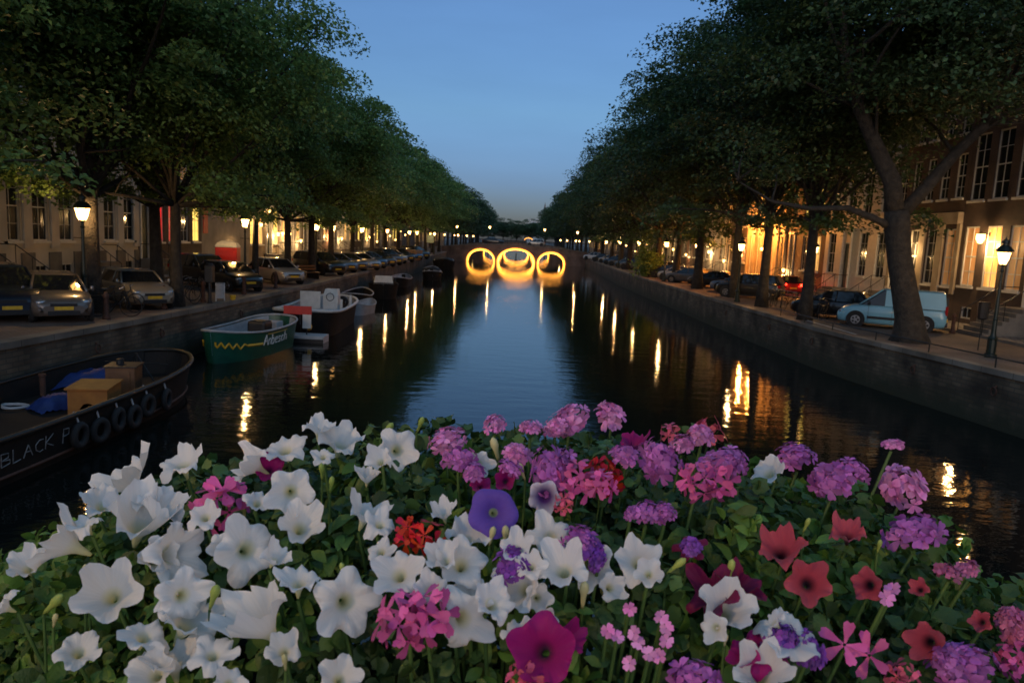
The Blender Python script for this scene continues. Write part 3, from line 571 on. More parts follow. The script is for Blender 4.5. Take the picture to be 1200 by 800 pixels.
def make_tree(seed, C, crownmesh, H, tr, lean=(0, 0), nl=26, skeleton=None, fork=.38):
    """returns (trunk object, crown object) at origin"""
    rnd = random.Random(seed); q = MB(); zf = H*fork
    top = Vector((lean[0]*H, lean[1]*H, H*.86)); pts = []; rr = []
    for i in range(13):
        t = i/12; z = t*H*.86
        pts.append((lean[0]*z+.12*math.sin(t*5+seed)*t, lean[1]*z+.12*math.cos(t*4+seed)*t, z)); rr.append(tr*((1.45-.45*min(1, t*9)) if t < .11 else 1)*(1-.8*t)+.02)
    q.tube(pts, rr, 10)
    idx = sorted(range(len(C)), key=lambda i: -np.linalg.norm(C[i][:2]))
    sel = [C[i] for i in rnd.sample(range(len(C)), min(nl, len(C)))]
    for c in sel:
        k = min(11, max(4, int((c[2]*.62)/H/.86*12))); k = rnd.randint(4, max(4, k))
        s = pts[k]; pl = limb(q, rnd, s, c, rr[k]*.5, .025, 6, ns=5)
        for _ in range(2):
            a = pl[3]; b = Vector(a)+Vector((rnd.uniform(-1.6, 1.6), rnd.uniform(-1.6, 1.6), rnd.uniform(-.2, 1.2))); limb(q, rnd, a, b, rr[k]*.2, .015, 3, ns=4)
    t = thing('elm_tree', 'x', 'tree'); tr_ = q.build('trunk', X['bark'], t, smooth=True)
    co = bpy.data.objects.new('crown', crownmesh); COL.objects.link(co); co.parent = t
    return t
def tmpl(seed, nclump, per, rx, ry, rz, cz, H, tr, size, mat, low, cr=1.0, lean=(0, 0), nl=26, flat=.32, skirt=0):
    C, P, N = crown_points(seed, nclump, per, rx, ry, rz, cz, flat=flat, cr=cr, low=low, skirt=skirt)
    me = leaf_mesh('crown', P, N, size, mat, seed=seed); return make_tree(seed, C, me, H, tr, lean, nl)
used = set()
def place(t, x, y, rz, label, group, s=(1, 1, 1), kz=None):
    if id(t) in used: o = dup(t)
    else: o = t; used.add(id(t))
    o.location = (x, y, ZS-.03); o.rotation_euler = (0, 0, rz); o.scale = s; tag(o, label, group=group); return o
LL, LR = 'elms along the left quay', 'elms along the right quay'
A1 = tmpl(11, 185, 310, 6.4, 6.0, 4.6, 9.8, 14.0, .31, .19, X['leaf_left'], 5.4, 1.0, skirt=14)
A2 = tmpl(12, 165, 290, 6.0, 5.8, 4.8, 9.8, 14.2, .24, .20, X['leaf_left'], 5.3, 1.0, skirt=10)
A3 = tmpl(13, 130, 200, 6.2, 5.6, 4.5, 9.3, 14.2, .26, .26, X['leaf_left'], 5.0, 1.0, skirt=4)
place(A1, -15.0, 26.3, .3, 'near left elm with a stout trunk between lamp and champagne hatchback', LL)
place(A2, -13.35, 29.3, 1.9, 'slim elm beside the parked bicycles on the left quay', LL, (.80, .88, .98))
place(A2, -16.2, 16.5, 4.1, 'elm at the left edge hanging its leaves into view', LL, (1, 1, 1.02))
place(A1, -16.4, 34.0, 2.4, 'elm behind the champagne hatchback and the dark car', LL, (.80, .92, .98))
left = [(296, 40, 'elm between the red cabin lamp and the silver hatchback'), (334, 46.5, 'elm directly right of the silver hatchback'), (362, 50.5, 'elm standing behind the quayside bench'),
    (384, 58, 'elm left of the steel blue parked car'), (409, 66, 'elm among the four bluish parked cars'), (432, 75, 'elm above the white cabin boat'), (447, 84, 'elm over the brown quay boards'),
    (462, 93, 'elm before the tan board enclosure'), (474, 103, 'elm beyond the tan board enclosure'), (485, 114, 'elm beside the grey-green sign panel'), (494, 126, 'elm third before the left bridgehead'), (503, 138, 'elm second before the left bridgehead'), (510, 148, 'elm at the left bridgehead')]
rt_ = random.Random(4)
for i, (px, d, lb) in enumerate(left):
    place(A3 if i > 1 else A2, max(-16.2, min(-13.0, lx(px, d))), d, i*1.7+.4, lb, LL, ((.76 if i < 2 else (.84 if i < 7 else 1))+rt_.uniform(-.06, .06), (.94 if i < 7 else 1)+rt_.uniform(-.05, .08), (.93 if i < 7 else .97)+rt_.uniform(-.06, .07)))
A4 = tmpl(14, 90, 120, 6.6, 6.2, 4.8, 9.7, 14.2, .28, .42, X['leaf_far'], 4.0, 1.25, nl=14)
for i in range(12):
    d = 168+i*13+(i % 3)*2
    place(A4, -15.5-.3*(i % 3), d, i*2.1, f'far left bank elm beyond the lit bridge, {["first","second","third","fourth","fifth","sixth","seventh","eighth","ninth","tenth","eleventh","twelfth"][i]} from it', 'elms beyond the bridge', (1, 1.2, 1+.06*math.sin(i*2)))
    place(A4, 15.5+.3*(i % 3), d, i*1.3+1, f'far right bank elm beyond the lit bridge, {["first","second","third","fourth","fifth","sixth","seventh","eighth","ninth","tenth","eleventh","twelfth"][i]} from it', 'elms beyond the bridge', (1, 1.2, 1.08+.07*math.sin(i*2)))
for i in range(9):
    place(A4, -26+i*6.5, 345+8*(i % 2), i*1.1, f'distant elm closing the canal view, {["first","second","third","fourth","fifth","sixth","seventh","eighth","ninth"][i]} from the left', 'elms closing the view', (1, 1, .8+.07*math.sin(i*3)))
# right bank
def big_tree():
    """the large leaning elm on the right: forked trunk, wide crown"""
    rnd = random.Random(3)
    C, P, N = crown_points(21, 215, 330, 8.6, 6.6, 5.0, 13.0, cr=1.05, low=8.1)
    Cl = np.array([(-6.6, -1.2, 6.6), (-5.6, .8, 6.4), (-7.6, .2, 7.1), (-6.8, 1.4, 7.6), (6.6, -1, 8.6)])
    r = np.random.default_rng(8); PP = [P]; NN = [N]
    for c in Cl:
        k = 170; q_ = r.normal(size=(k, 3))*np.array([.9, .8, .28]); PP.append(c+q_); NN.append(r.normal(size=(k, 3))*.5+np.array([0, 0, 1]))
    me = leaf_mesh('crown', np.concatenate(PP), np.concatenate(NN), .19, X['leaf_right'], seed=21)
    t = thing('elm_tree', 'x', 'tree'); q = MB()
    # main stem leans left going up, forks at about 5 m
    m = [(0, 0, -.05), (-.02, 0, .35), (-.12, 0, 1.0), (-.45, .05, 2.2), (-.75, .1, 3.4), (-.98, .1, 4.6), (-1.05, .1, 5.1)]
    q.tube(m, [.82, .62, .53, .47, .45, .47, .44], 14)
    lp = [(-1.1, .1, 5.0), (-1.35, .1, 6.2), (-2.1, .05, 7.4), (-3.0, 0, 8.9), (-3.7, 0, 10.6), (-4.0, .1, 12.8), (-4.1, 0, 14.8)]; q.tube(lp, [.36, .34, .29, .23, .17, .1, .04], 10)
    rp = [(-.85, .1, 5.0), (-.1, .0, 6.0), (.8, -.1, 7.3), (1.7, -.2, 8.4), (2.3, -.3, 9.8), (2.9, -.2, 11.6), (3.2, 0, 13.4)]; q.tube(rp, [.27, .24, .2, .18, .14, .09, .03], 10)
    lo = [(-1.0, .1, 4.4), (-1.9, 0, 4.75), (-3.1, -.2, 5.1), (-4.6, -.3, 5.0), (-6.1, -.4, 5.2), (-7.4, -.3, 5.9)]; q.tube(lo, [.16, .14, .11, .09, .06, .02], 8)
    for c in list(C[::7]):
        src = lp if c[0] < 0 else rp; s = min(src[2:6], key=lambda p: (p[2]-c[2]*.75)**2)
        limb(q, rnd, s, c, .1, .02, 6, ns=5)
    for c in Cl:
        s = min(lo[2:] if c[0] < 0 else rp[1:4], key=lambda p: (Vector(p)-Vector(c)).length); limb(q, rnd, s, c, .05, .012, 4, ns=4)
    q.build('trunk', X['bark'], t, smooth=True); co = bpy.data.objects.new('crown', me); COL.objects.link(co); co.parent = t
    return t
BT = big_tree(); place(BT, 15.75, 29.3, 0, 'big forked elm leaning over the pale blue van', LR)
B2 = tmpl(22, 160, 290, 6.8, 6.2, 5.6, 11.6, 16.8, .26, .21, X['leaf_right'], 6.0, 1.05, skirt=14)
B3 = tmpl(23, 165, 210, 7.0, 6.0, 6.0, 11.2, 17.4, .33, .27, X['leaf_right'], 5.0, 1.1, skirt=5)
right = [(942, 36.8, 'slim elm left of the pale blue van with a lamp at its trunk'), (890, 44, 'elm between the black hatchback and the red tail lights'), (856, 51, 'thin elm behind the dark parked cars, right bank'), (813, 60, 'stout elm beside the grey parked hatchback'),
    (787, 69, 'elm beside the white parked car on the right bank'), (765, 78, 'elm right of the quayside bush'), (746, 88, 'elm behind the quayside bush'), (732, 98, 'elm left of the quayside bush'), (722, 109, 'elm above the far blue cars, right bank'), (711, 121, 'elm above the far white car'), (700, 134, 'elm second before the right bridgehead'), (692, 146, 'elm at the right bridgehead')]
for i, (px, d, lb) in enumerate(right):
    place(B2 if i < 3 else B3, max(14.4, min(16.4, lx(px, d))), d, i*1.9+.9, lb, LR, ((1.06 if i in (1, 2, 3) else 1)+rt_.uniform(-.05, .08), 1+rt_.uniform(-.03, .1), (1.1 if i in (1, 2, 3) else 1)+rt_.uniform(-.08, .07)))
bsh = [np.array(v) for v in ([0, 0, 1.2], [.5, .3, 1.6], [-.5, -.2, .8], [.1, -.7, 1.0], [.2, .6, .6], [-.3, .3, 1.9])]
r = np.random.default_rng(3); P = np.concatenate([c+r.normal(size=(420, 3))*.38 for c in bsh]); N = r.normal(size=(len(P), 3))+np.array([0, 0, .6])
t = thing('shrub', 'rounded green shrub at the edge of the right quay', 'shrub', (lx(752, 78)+.3, 78, ZS)); co = bpy.data.objects.new('foliage', leaf_mesh('foliage', P, N, .2, X['leaf_left'], seed=1)); COL.objects.link(co); co.parent = t; t.scale = (1.4, 1.4, 1.3)
q = MB(); q.tube([(0, 0, -.02), (0, 0, 1.2)], [.06, .03]); q.tube([(0, 0, .3), (.5, .2, 1.2)], [.03, .01]); q.build('stem', X['bark'], t)

# ---------------------------------------------------------------- far bridge with lit arches
def far_bridge(Y0=155.0, lb='brick bridge with three arches outlined in glowing yellow bulbs'):
    yb = 155.0; W0 = 9.0
    rt = thing('arched_bridge', lb, 'bridge', (0, Y0, 0))
    k = yb/FPX; cx = [(559-600)*k, (600-600)*k, (641-600)*k]; hw = [15.7*k, 21.3*k, 15.5*k]; hh = [2.45, 2.85, 2.45]
    top = lambda x: 3.75-.0042*x*x
    N = 25; q = MB(); xa = -15.5; xb = 15.5
    def arch(i): return [(cx[i]-hw[i]*math.cos(math.pi*j/(N-1)), hh[i]*math.sin(math.pi*j/(N-1))**.9) for j in range(N)]
    A = [arch(i) for i in range(3)]
    for yy, rev in ((0, 0), (W0, 1)):
        segs = []; cur = xa
        for i in range(3):
            segs.append([(cur, -.8), (A[i][0][0], -.8)]); cur = A[i][-1][0]
            for j in range(N-1):
                a, b = A[i][j], A[i][j+1]
                q.add([(a[0], yy, a[1]), (b[0], yy, b[1]), (b[0], yy, top(b[0])), (a[0], yy, top(a[0]))], [(0, 1, 2, 3)])
        segs.append([(cur, -.8), (xb, -.8)])
        for (a, b) in segs: q.add([(a[0], yy, -.8), (b[0], yy, -.8), (b[0], yy, top(b[0])), (a[0], yy, top(a[0]))], [(0, 1, 2, 3)])
    q.build('wall', X['bridgebrick'], rt)
    q = MB()
    for i in range(3):
        P = [[(a[0], 0, a[1]), (a[0], W0, a[1])] for a in [(A[i][0][0], -.8)]+A[i]+[(A[i][-1][0], -.8)]]; q.grid(P)
    q.build('vault', X['sand'], rt)
    q = MB(); xs = np.linspace(xa, xb, 21)
    q.grid([[(x, -.12, top(x)-.02), (x, -.12, top(x)+.2), (x, .25, top(x)+.2), (x, .25, top(x)-.02)] for x in xs]); q.grid([[(x, W0-.25, top(x)+.2), (x, W0+.12, top(x)+.2)] for x in xs]); q.build('cornice', X['stone'], rt)
    q = MB(); q.grid([[(x, .2, top(x)+.05), (x, W0-.2, top(x)+.05)] for x in xs]); q.build('deck', X['paving'], rt)
    for yy in (.05, W0-.05):
        q = MB()
        for z in (.35, .7, 1.1): q.tube([(x, yy, top(x)+.2+z-.1) for x in xs], .03 if z > 1 else .018, 4)
        for x in np.linspace(xa, xb, 40): q.tube([(x, yy, top(x)+.15), (x, yy, top(x)+1.2)], .025, 4)
        q.build('railing', X['iron'], rt)
    for i in range(3):          # bulb strings follow each arch, on both the rim and the inner edge
        q = MB(); pts = [(cx[i]-(hw[i]+.05)*math.cos(math.pi*j/60), -.12, (hh[i]+.05)*math.sin(math.pi*j/60)**.9+.12) for j in range(61)]
        for p in pts: q.lathe([(.02, -.13), (.11, -.07), (.14, 0), (.11, .07), (.02, .13)], p, 6)
        q.tube([(p[0], p[1]+.05, p[2]) for p in pts], .055, 5)
        q.build('bulb_string', X['bulb'], rt)
        for yy in ((.7, 2.6, 5.5) if i == 1 else (.7,)):
            q = MB(); q.tube([(cx[i]-(hw[i]-.1)*math.cos(math.pi*j/30), yy, (hh[i]-.1)*math.sin(math.pi*j/30)**.9+.05) for j in range(31)], .05, 5); q.build('rope_light', X['rope'], rt)
    return rt
far_bridge(); far_bridge(232.0, 'second lit bridge glimpsed through the middle arch of the first')
lamp(-12.5, 155.6, 'lit street lamp at the left end of the lit bridge', 3.5); lamp(12.5, 155.6, 'lit street lamp at the right end of the lit bridge', 3.5)
lamp(-6, 163.5, 'lit street lamp on the far parapet, left of the middle', 3.8); lamp(6, 163.5, 'lit street lamp on the far parapet, right of the middle', 3.8)
# second bridge far behind, with its own small arch of light
t = thing('light_arch', 'tiny arc of orange lights on the distant bridge, right of its middle', 'light arch', (lx(613.5, 231), 231, 3.7)); q = MB(); q.tube([(1.25*math.cos(math.pi*j/12), 0, 1.0+.8*math.sin(math.pi*j/12)) for j in range(13)], .09, 5); q.build('bulb_string', X['bulb'], t); [MB().tube([(k, 0, 0), (k, 0, 1.0)], .04).build('post', X['iron'], t) for k in (-1.2, 1.2)]
t = thing('church_tower', 'tiny pale tower with a light showing above the far trees', 'tower', (lx(622, 420), 420, ZS)); q = MB(); q.box(-5, 5, 0, 8, 0, 14.5); q.build('wall', X['white'], t)
q = MB(); q.box(3.2, 5.2, 1, 3, 14.5, 18); q.lathe([(1.2, 18), (.1, 24)], (4.2, 2, 0), 8); q.build('spire', X['greyst'], t)
t = thing('church_tower', 'dark slim spire seen through the bridge arch', 'tower', (3.1, 330, 0)); q = MB(); q.lathe([(1.6, 0), (1.6, 3.0), (1.0, 3.2), (.1, 8)], n=8); q.build('spire', X['brickdark'], t)
t.location = (17, 300, ZS)

# ---------------------------------------------------------------- cars
def car_template(pnt, kind='hatch', lod=0, tail_on=False, label='x', cat='car'):
    t = thing('parked_car' if cat == 'car' else cat, label, cat); S = dict(hatch=(4.0, 1.74, 1.47), suv=(4.45, 1.85, 1.68), sedan=(4.6, 1.8, 1.43), van=(4.5, 1.85, 1.84), mini=(3.85, 1.7, 1.42))[kind]; L, W, H = S; w = W/2
    belt = {'hatch': .93, 'suv': 1.06, 'sedan': .92, 'van': 1.06, 'mini': .94}[kind]
    T = [-.5, -.485, -.44, -.3, -.1, .1, .24, .36, .44, .485, .5]
    if kind == 'van': ZT = [.80, 1.0, 1.08, 1.08, 1.08, 1.07, 1.06, .98, .86, .7, .58]; HW = [.93, .98, 1, 1, 1, 1, 1, .97, .9, .78, .66]
    elif kind == 'sedan': ZT = [.62, .84, .93, .94, .93, .93, .92, .86, .79, .66, .55]; HW = [.72, .84, .94, 1, 1, 1, 1, .97, .9, .78, .64]
    else: ZT = [.6, .86, .96, .97, .95, .94, .95, .88, .81, .68, .56]; HW = [.8, .88, .95, 1, 1, 1, 1, .98, .93, .8, .66]; ZT = [z*belt/.93 for z in ZT]
    ZL = [.34, .26, .22, .19, .18, .18, .19, .2, .22, .26, .34]
    q = MB(); P = []
    for a, zt, zl, hw in zip(T, ZT, ZL, HW):
        x = a*L; g = w*hw; zm = zl+(zt-zl)*.5
        half = [(0, zt+.025), (.55*g, zt+.02), (.86*g, zt-.005), (.955*g, zt-.05), (.985*g, zt-.14), (g, zm+.05), (g, zm-.08), (.975*g, zl+.1), (.9*g, zl), (0, zl)]
        P.append([(x, y, z) for y, z in half]+[(x, -y, z) for y, z in half[::-1][1:]])
    q.grid(P)
    for e in (P[0], P[-1]): q.add(e[:-1], [tuple(range(len(e)-1))])
    # roof
    if kind == 'van': bx0, bx1, tx0, tx1 = -.495*L, .30*L, -.47*L, .10*L
    elif kind == 'sedan': bx0, bx1, tx0, tx1 = -.40*L, .24*L, -.22*L, .06*L
    elif kind == 'suv': bx0, bx1, tx0, tx1 = -.49*L, .27*L, -.43*L, .09*L
    elif kind == 'mini': bx0, bx1, tx0, tx1 = -.47*L, .20*L, -.43*L, .06*L
    else: bx0, bx1, tx0, tx1 = -.48*L, .27*L, -.36*L, .05*L
    def ringo(x0, x1, ww, z, n=4, rr=.18):
        o = []
        for (cx, cy, a0) in ((x1-rr, ww-rr, 0), (x0+rr, ww-rr, 90), (x0+rr, -ww+rr, 180), (x1-rr, -ww+rr, 270)):
            for j in range(n+1): a = R(a0+90*j/n); o.append((cx+rr*math.cos(a), cy+rr*math.sin(a), z))
        return o
    zb = belt-.015 if kind != 'van' else 1.04; tw = w*(.76 if kind != 'van' else .88)
    rb = ringo(bx0, bx1, w*.955, zb); rm = ringo(tx0, tx1, tw, H-.07); rtp = ringo(tx0+.05, tx1-.12, tw-.1, H-.015); rtt = ringo(tx0+.3, tx1-.4, tw-.3, H)
    n = len(rb)
    rm2 = [(a[0]*1.0, a[1], a[2]) for a in rm]
    q.add([(x, y, z) for x, y, z in rm2]+rtp+rtt, [(i, (i+1) % n, n+(i+1) % n, n+i) for i in range(n)]+[(n+i, n+(i+1) % n, 2*n+(i+1) % n, 2*n+i) for i in range(n)]+[tuple(range(2*n, 3*n))])
    def pil(i0, i1, ti=None, wd=.035):
        q.tube([rb[i0], [(rb[i0][k]+rm[i1][k])/2+(0, .012*(1 if rb[i0][1] > 0 else -1), 0)[k] for k in range(3)], rm[i1]], wd, 5)
    for i in (2, 7, 12, 17): pil(i, i, wd=.045 if i in (2, 17) else .055)
    if kind == 'van':
        for s in (1, -1):
            f = lambda x, z: (x, s*(w*.955+(tw-w*.955)*(z-zb)/(H-.07-zb)+.004), z)
            q.add([f(-.49*L, zb), f(.055*L, zb), f(.055*L, H-.07), f(-.465*L, H-.07)], [(0, 1, 2, 3)])
        q.add([(bx0-.004, -w*.9, zb), (bx0-.004, w*.9, zb), (tx0-.004, tw-.05, H-.07), (tx0-.004, -tw+.05, H-.07)], [(0, 1, 2, 3)])
    else:
        for s in (1, -1):
            for fx in ((-.04,) if kind in ('mini',) else (-.06, -.27) if kind != 'sedan' else (-.07,)):
                q.tube([(fx*L, s*w*.952, zb), (fx*L-.02, s*tw, H-.07)], .035, 4)
    q.build('body', pnt, t, smooth=True)
    q = MB(); q.add(rb+rm, [(i, (i+1) % n, n+(i+1) % n, n+i) for i in range(n)]); q.build('windows', X['carglass'], t)
    wr = {'hatch': .31, 'suv': .35, 'sedan': .32, 'van': .33, 'mini': .31}[kind]
    for sx in (.315, -.315):
        for s in (1, -1):
            q = MB(); c = (sx*L, s*(w-.10), wr); q.lathe([(wr*.6, -.1), (wr*.93, -.1), (wr, -.07), (wr, .07), (wr*.93, .1), (wr*.6, .1)], c, 20, ax='y')
            # dark arch behind
            q.lathe([(wr+.075, -.02), (wr+.075, .093)] if s > 0 else [(wr+.075, -.093), (wr+.075, .02)], (sx*L, s*(w-.09), wr+.015), 20, ax='y')
            wh = q.build('wheel', X['rubber'], t)
            if lod == 0:
                q = MB(); q.lathe([(wr*.62, 0), (wr*.6, .012*s), (.0601, .015*s)], (sx*L, s*(w+.003), wr), 16, ax='y'); rm_ = q.build('rim', X['rim'], wh)
                q = MB()
                for k in range(5):
                    a = 2*math.pi*(k+.5)/5; q.lathe([(.055, 0), (.05, .004*s)], (sx*L+wr*.36*math.cos(a), s*(w+.0185), wr+wr*.36*math.sin(a)), 6, ax='y')
                # holes belong to the rim mesh visually
                ob = q.build('rim_hole', X['black'], wh)
    zf = ZT[-2]
    for s in (1, -1):
        q = MB(); q.lathe([(.13, -.09), (.15, -.02), (.11, .05), (.02, .075)], (.468*L, s*w*.66, zf-.02), 10, sx=1.25, sy=.62, ax='x'); q.build('headlight', X['headlamp'], t, smooth=True)
        q = MB(); zt_ = belt-.1 if kind != 'van' else 1.05
        q.box(-.499*L if kind != 'van' else -.503*L, -.46*L, min(s*w*.62, s*w*.9), max(s*w*.62, s*w*.9), zt_-.12, zt_+.06) if kind != 'van' else q.box(-.5045*L, -.48*L, min(s*w*.84, s*w*.965), max(s*w*.84, s*w*.965), .82, 1.22)
        q.build('tail_light', X['tail_on'] if tail_on else X['tail'], t)
        q = MB(); q.lathe([(.02, -.05), (.085, -.03), (.09, .05), (.02, .07)], (.2*L, s*(w+.09), belt+.08), 8, sx=.6, sy=1, ax='x'); q.tube([(.2*L, s*w*.93, belt+.02), (.2*L, s*(w+.06), belt+.05)], .02, 4); q.build('mirror', pnt if kind != 'van' else X['black'], t)
    q = MB(); q.box(.478*L, .4985*L+.012, -w*.42, w*.42, zf-.14, zf-.05); q.box(.46*L, .4985*L+.02, -w*.5, w*.5, .27, .40); q.build('grille', X['black'], t)
    q = MB(); q.box(.4985*L+.021, .4985*L+.03, -.26, .26, .43, .54); q.box(.495*L, .4985*L+.0209, -.24, .24, .44, .53); q.build('licence_plate', X['plate_y'], t)
    q = MB(); q.box(-.515*L, -.4985*L, -.26, .26, .5, .61); q.build('licence_plate', X['plate_y'], t)
    if kind == 'van' or lod == 0:
        for s in (1, -1): q = MB(); q.box(-.22*L, .21*L, min(s*(w-.01), s*(w+.012)), max(s*(w-.01), s*(w+.012)), .42 if kind == 'van' else .2, .54 if kind == 'van' else .27); q.build('side_strip', X['black'], t)
        if kind == 'van': q = MB(); q.box(-.512*L, -.49*L, -w*.93, w*.93, .3, .5); q.box(.485*L, .503*L, -w*.62, w*.62, .28, .44); q.build('bumper', X['black'], t)
    if kind == 'van' :
        q = MB()
        for s in (1, -1):
            for xx in (.20, -.02): q.box(xx*L, xx*L+.012, min(s*(w-.02), s*(w+.0035)), max(s*(w-.02), s*(w+.0035)), .3, 1.04)
            q.box(-.45*L, -.03*L, min(s*(w-.02), s*(w+.008)), max(s*(w-.02), s*(w+.008)), 1.015, 1.04)
        q.box(-.505*L, -.49*L, -.008, .008, .5, 1.6); q.build('door_seam', X['black'], t)
    return t
cars = {}
def car(paintn, kind, x, y, hd, label, lod=0, cat='car', group='cars parked along the left quay', tail_on=False, s=1):
    k = (paintn, kind, lod, tail_on)
    if k in cars: t = dup(cars[k])
    else: t = car_template(X[paintn], kind, lod, tail_on, label, cat); cars[k] = t
    t.location = (x, y, ZS+.002); t.rotation_euler = (0, 0, R(hd)); t.scale = (s, s, s); tag(t, label, cat, group); return t
def carpx(px, pyb, paintn, kind, hd, label, **k):
    """px, pyb: where the middle of the car meets the ground"""
    p = on(px, pyb, ZS); return car(paintn, kind, p.x, p.y, hd, label, **k)
HL = -48
carpx(2, 370, 'p_navy', 'suv', HL, 'dark navy car at the left edge beside the bronze hatchback')
carpx(66, 371, 'p_bronze', 'hatch', HL-4, 'bronze grey hatchback with lamplight on its roof, left quay')
carpx(160, 358, 'p_champ', 'mini', HL+4, 'pale champagne small hatchback with black roof stripes on left quay')
carpx(270, 339, 'p_black', 'hatch', HL+8, 'black hatchback in front of the red cabin')
carpx(238, 334, 'p_black', 'suv', HL+10, 'tall dark car behind the parking meter', )
carpx(324, 331, 'p_silver', 'hatch', HL+6, 'silver hatchback with a lamplit bonnet right of the black one')
gl = 'cars parked along the left quay'
for i, (px, py, pn, kd, lb) in enumerate([(374, 321, 'p_black', 'suv', 'black suv behind the quayside bench'), (393, 318, 'p_steel', 'hatch', 'steel blue hatchback right of the black suv'), (406, 316.5, 'p_grey', 'hatch', 'grey hatchback right of the steel blue one'),
        (420, 315, 'p_silver', 'sedan', 'silver saloon above the dark tender'), (431, 313, 'p_blue', 'hatch', 'blue hatchback right of the silver saloon'), (441, 311, 'p_black', 'sedan', 'black saloon above the white cabin boat'), (450, 309.5, 'p_grey', 'suv', 'grey suv above the white cabin boat'),
        (458, 307.5, 'p_silver', 'hatch', 'far silver hatchback left of the tan boards'), (468, 306, 'p_black', 'hatch', 'far black hatchback behind the tan boards'), (477, 304, 'p_blue', 'sedan', 'far blue saloon right of the tan boards'), (486, 302.5, 'p_black', 'suv', 'far black suv by the grey-green sign')]):
    carpx(px, py, pn, kd, HL+10, lb, lod=1)
HR = 180-38
carpx(1040, 389, 'p_van', 'van', HR+2, 'pale blue delivery van parked behind the big leaning elm', cat='delivery van', group=None) if False else None
def van():
    t = car_template(X['p_van'], 'van', 0, False, 'pale blue delivery van parked behind the big leaning elm', 'van'); t.name = 'delivery_van'
    p = on(1042, 384, ZS); t.location = (p.x, p.y, ZS+.002); t.rotation_euler = (0, 0, R(151)); return t
van()
gr = 'cars parked along the right quay'
for (px, py, pn, kd, hd, lb, ld) in [(975, 372, 'p_black', 'hatch', 146, 'black hatchback directly left of the pale blue van', 0), (878, 349, 'p_black', 'suv', 146, 'black suv beside the row of bicycles, right quay', 0), (868, 343, 'p_steel', 'sedan', 144, 'steel blue saloon left of the black suv', 0),
        (838, 337, 'p_black', 'sedan', 144, 'black saloon left of the steel blue one', 0), (806, 332, 'p_grey', 'hatch', 143, 'grey hatchback right of the white car', 0), (795, 329, 'p_silver', 'hatch', 143, 'silver hatchback between the grey one and the white car', 1), (772, 323.5, 'p_white', 'suv', 143, 'white suv parked by the quayside shrub', 0),
        (784, 326.3, 'p_black', 'hatch', 143, 'black hatchback tucked behind the white suv', 1), (764, 321, 'p_blue', 'hatch', 142, 'blue hatchback directly right of the shrub', 1), (744, 316, 'p_grey', 'hatch', 141, 'grey hatchback partly behind the shrub', 1), (737, 314, 'p_blue', 'hatch', 140, 'far blue hatchback left of the shrub', 1), (730, 312, 'p_grey', 'sedan', 140, 'far grey saloon left of the shrub', 1), (723, 310.5, 'p_blue', 'sedan', 140, 'far blue saloon at the right quay', 1), (715, 308.5, 'p_silver', 'hatch', 140, 'far silver hatchback, right quay', 1), (707, 307, 'p_black', 'hatch', 140, 'far black hatchback, right quay', 1), (696, 304.5, 'p_white', 'hatch', 150, 'far white hatchback nearest the lit bridge', 1)]:
    carpx(px, py, pn, kd, hd, lb, lod=ld, group=gr)
t = carpx(917, 344, 'p_red', 'hatch', 92, 'dark red car driving away with red tail lights on', tail_on=True, group=None)
for s in (-.6, .6): point('tail_glow', (-2.15, s, .85), 12, .08, (1, .05, .02), t)
t = car('p_black', 'sedan', -5, 158, 0, 'dark car crossing the lit bridge with headlights', lod=1, group=None); t.location.z = 3.72
t = car('p_silver', 'hatch', 4, 160, 180, 'silver car crossing the lit bridge', lod=1, group=None); t.location.z = 3.74

# ---------------------------------------------------------------- bicycles, bench and street furniture
def bike():
    t = thing('bicycle', 'x', 'bicycle')
    for xx in (-.52, .52):
        q = MB(); q.torus((xx, 0, .35), .335, .018, n=24, m=6)
        for k in range(8): a = math.pi*k/4; q.tube([(xx, 0, .35), (xx+.33*math.cos(a), 0, .35+.33*math.sin(a))], .003, 3, False)
        q.build('wheel', X['rubber'], t)
    q = MB(); bb, st, hd = (-.08, 0, .32), (-.22, 0, .82), (.36, 0, .85)
    for a, b in ((bb, st), (bb, hd), (st, (-.52, 0, .35)), (bb, (-.52, 0, .35)), ((-.2, 0, .72), (.35, 0, .78)), (hd, (.52, 0, .35)), (st, (-.24, 0, .95)), (hd, (.33, 0, 1.02))): q.tube([a, b], .016, 6)
    q.box(-.75, -.3, -.07, .07, .72, .74); q.build('frame', X['iron'], t)
    q = MB(); q.tube([(.2, .28, 1.0), (.33, .22, 1.06), (.34, 0, 1.04), (.33, -.22, 1.06), (.2, -.28, 1.0)], .014, 6); q.build('handlebar', X['rim'], t)
    q = MB(); q.lathe([(.02, -.02), (.1, 0), (.09, .04), (.03, .06)], (-.26, 0, .95), 8, sx=1.3, sy=.8); q.build('saddle', X['black'], t)
    return t
bk = None
def bikeat(px, py, rz, label, grp):
    global bk
    if bk is None: bk = bike(); t = bk
    else: t = dup(bk)
    p = on(px, py, ZS); t.location = (p.x, p.y, ZS); t.rotation_euler = (R(4), 0, rz); tag(t, label, group=grp)
bikeat(134, 371, .4, 'bicycle standing behind the bronze hatchback by the thick trunk', 'bicycles on the left quay'); bikeat(141, 367, .9, 'bicycle leaning beside the champagne hatchback', 'bicycles on the left quay')
bikeat(217, 357, 1.2, 'bicycle against the slim elm on the left quay', 'bicycles on the left quay'); bikeat(212, 353, .9, 'bicycle behind the one at the slim elm', 'bicycles on the left quay')
for i in range(8):
    bikeat(906+i*8.5, 359+i*2.2, 1.0+.25*math.sin(i*2.3), f'parked bicycle {["leftmost in", "second from left in", "third from left in", "fourth from left in", "fifth from left in", "sixth from left in", "seventh from left in", "rightmost in"][i]} the row left of the black hatchback', 'row of bicycles on the right quay')
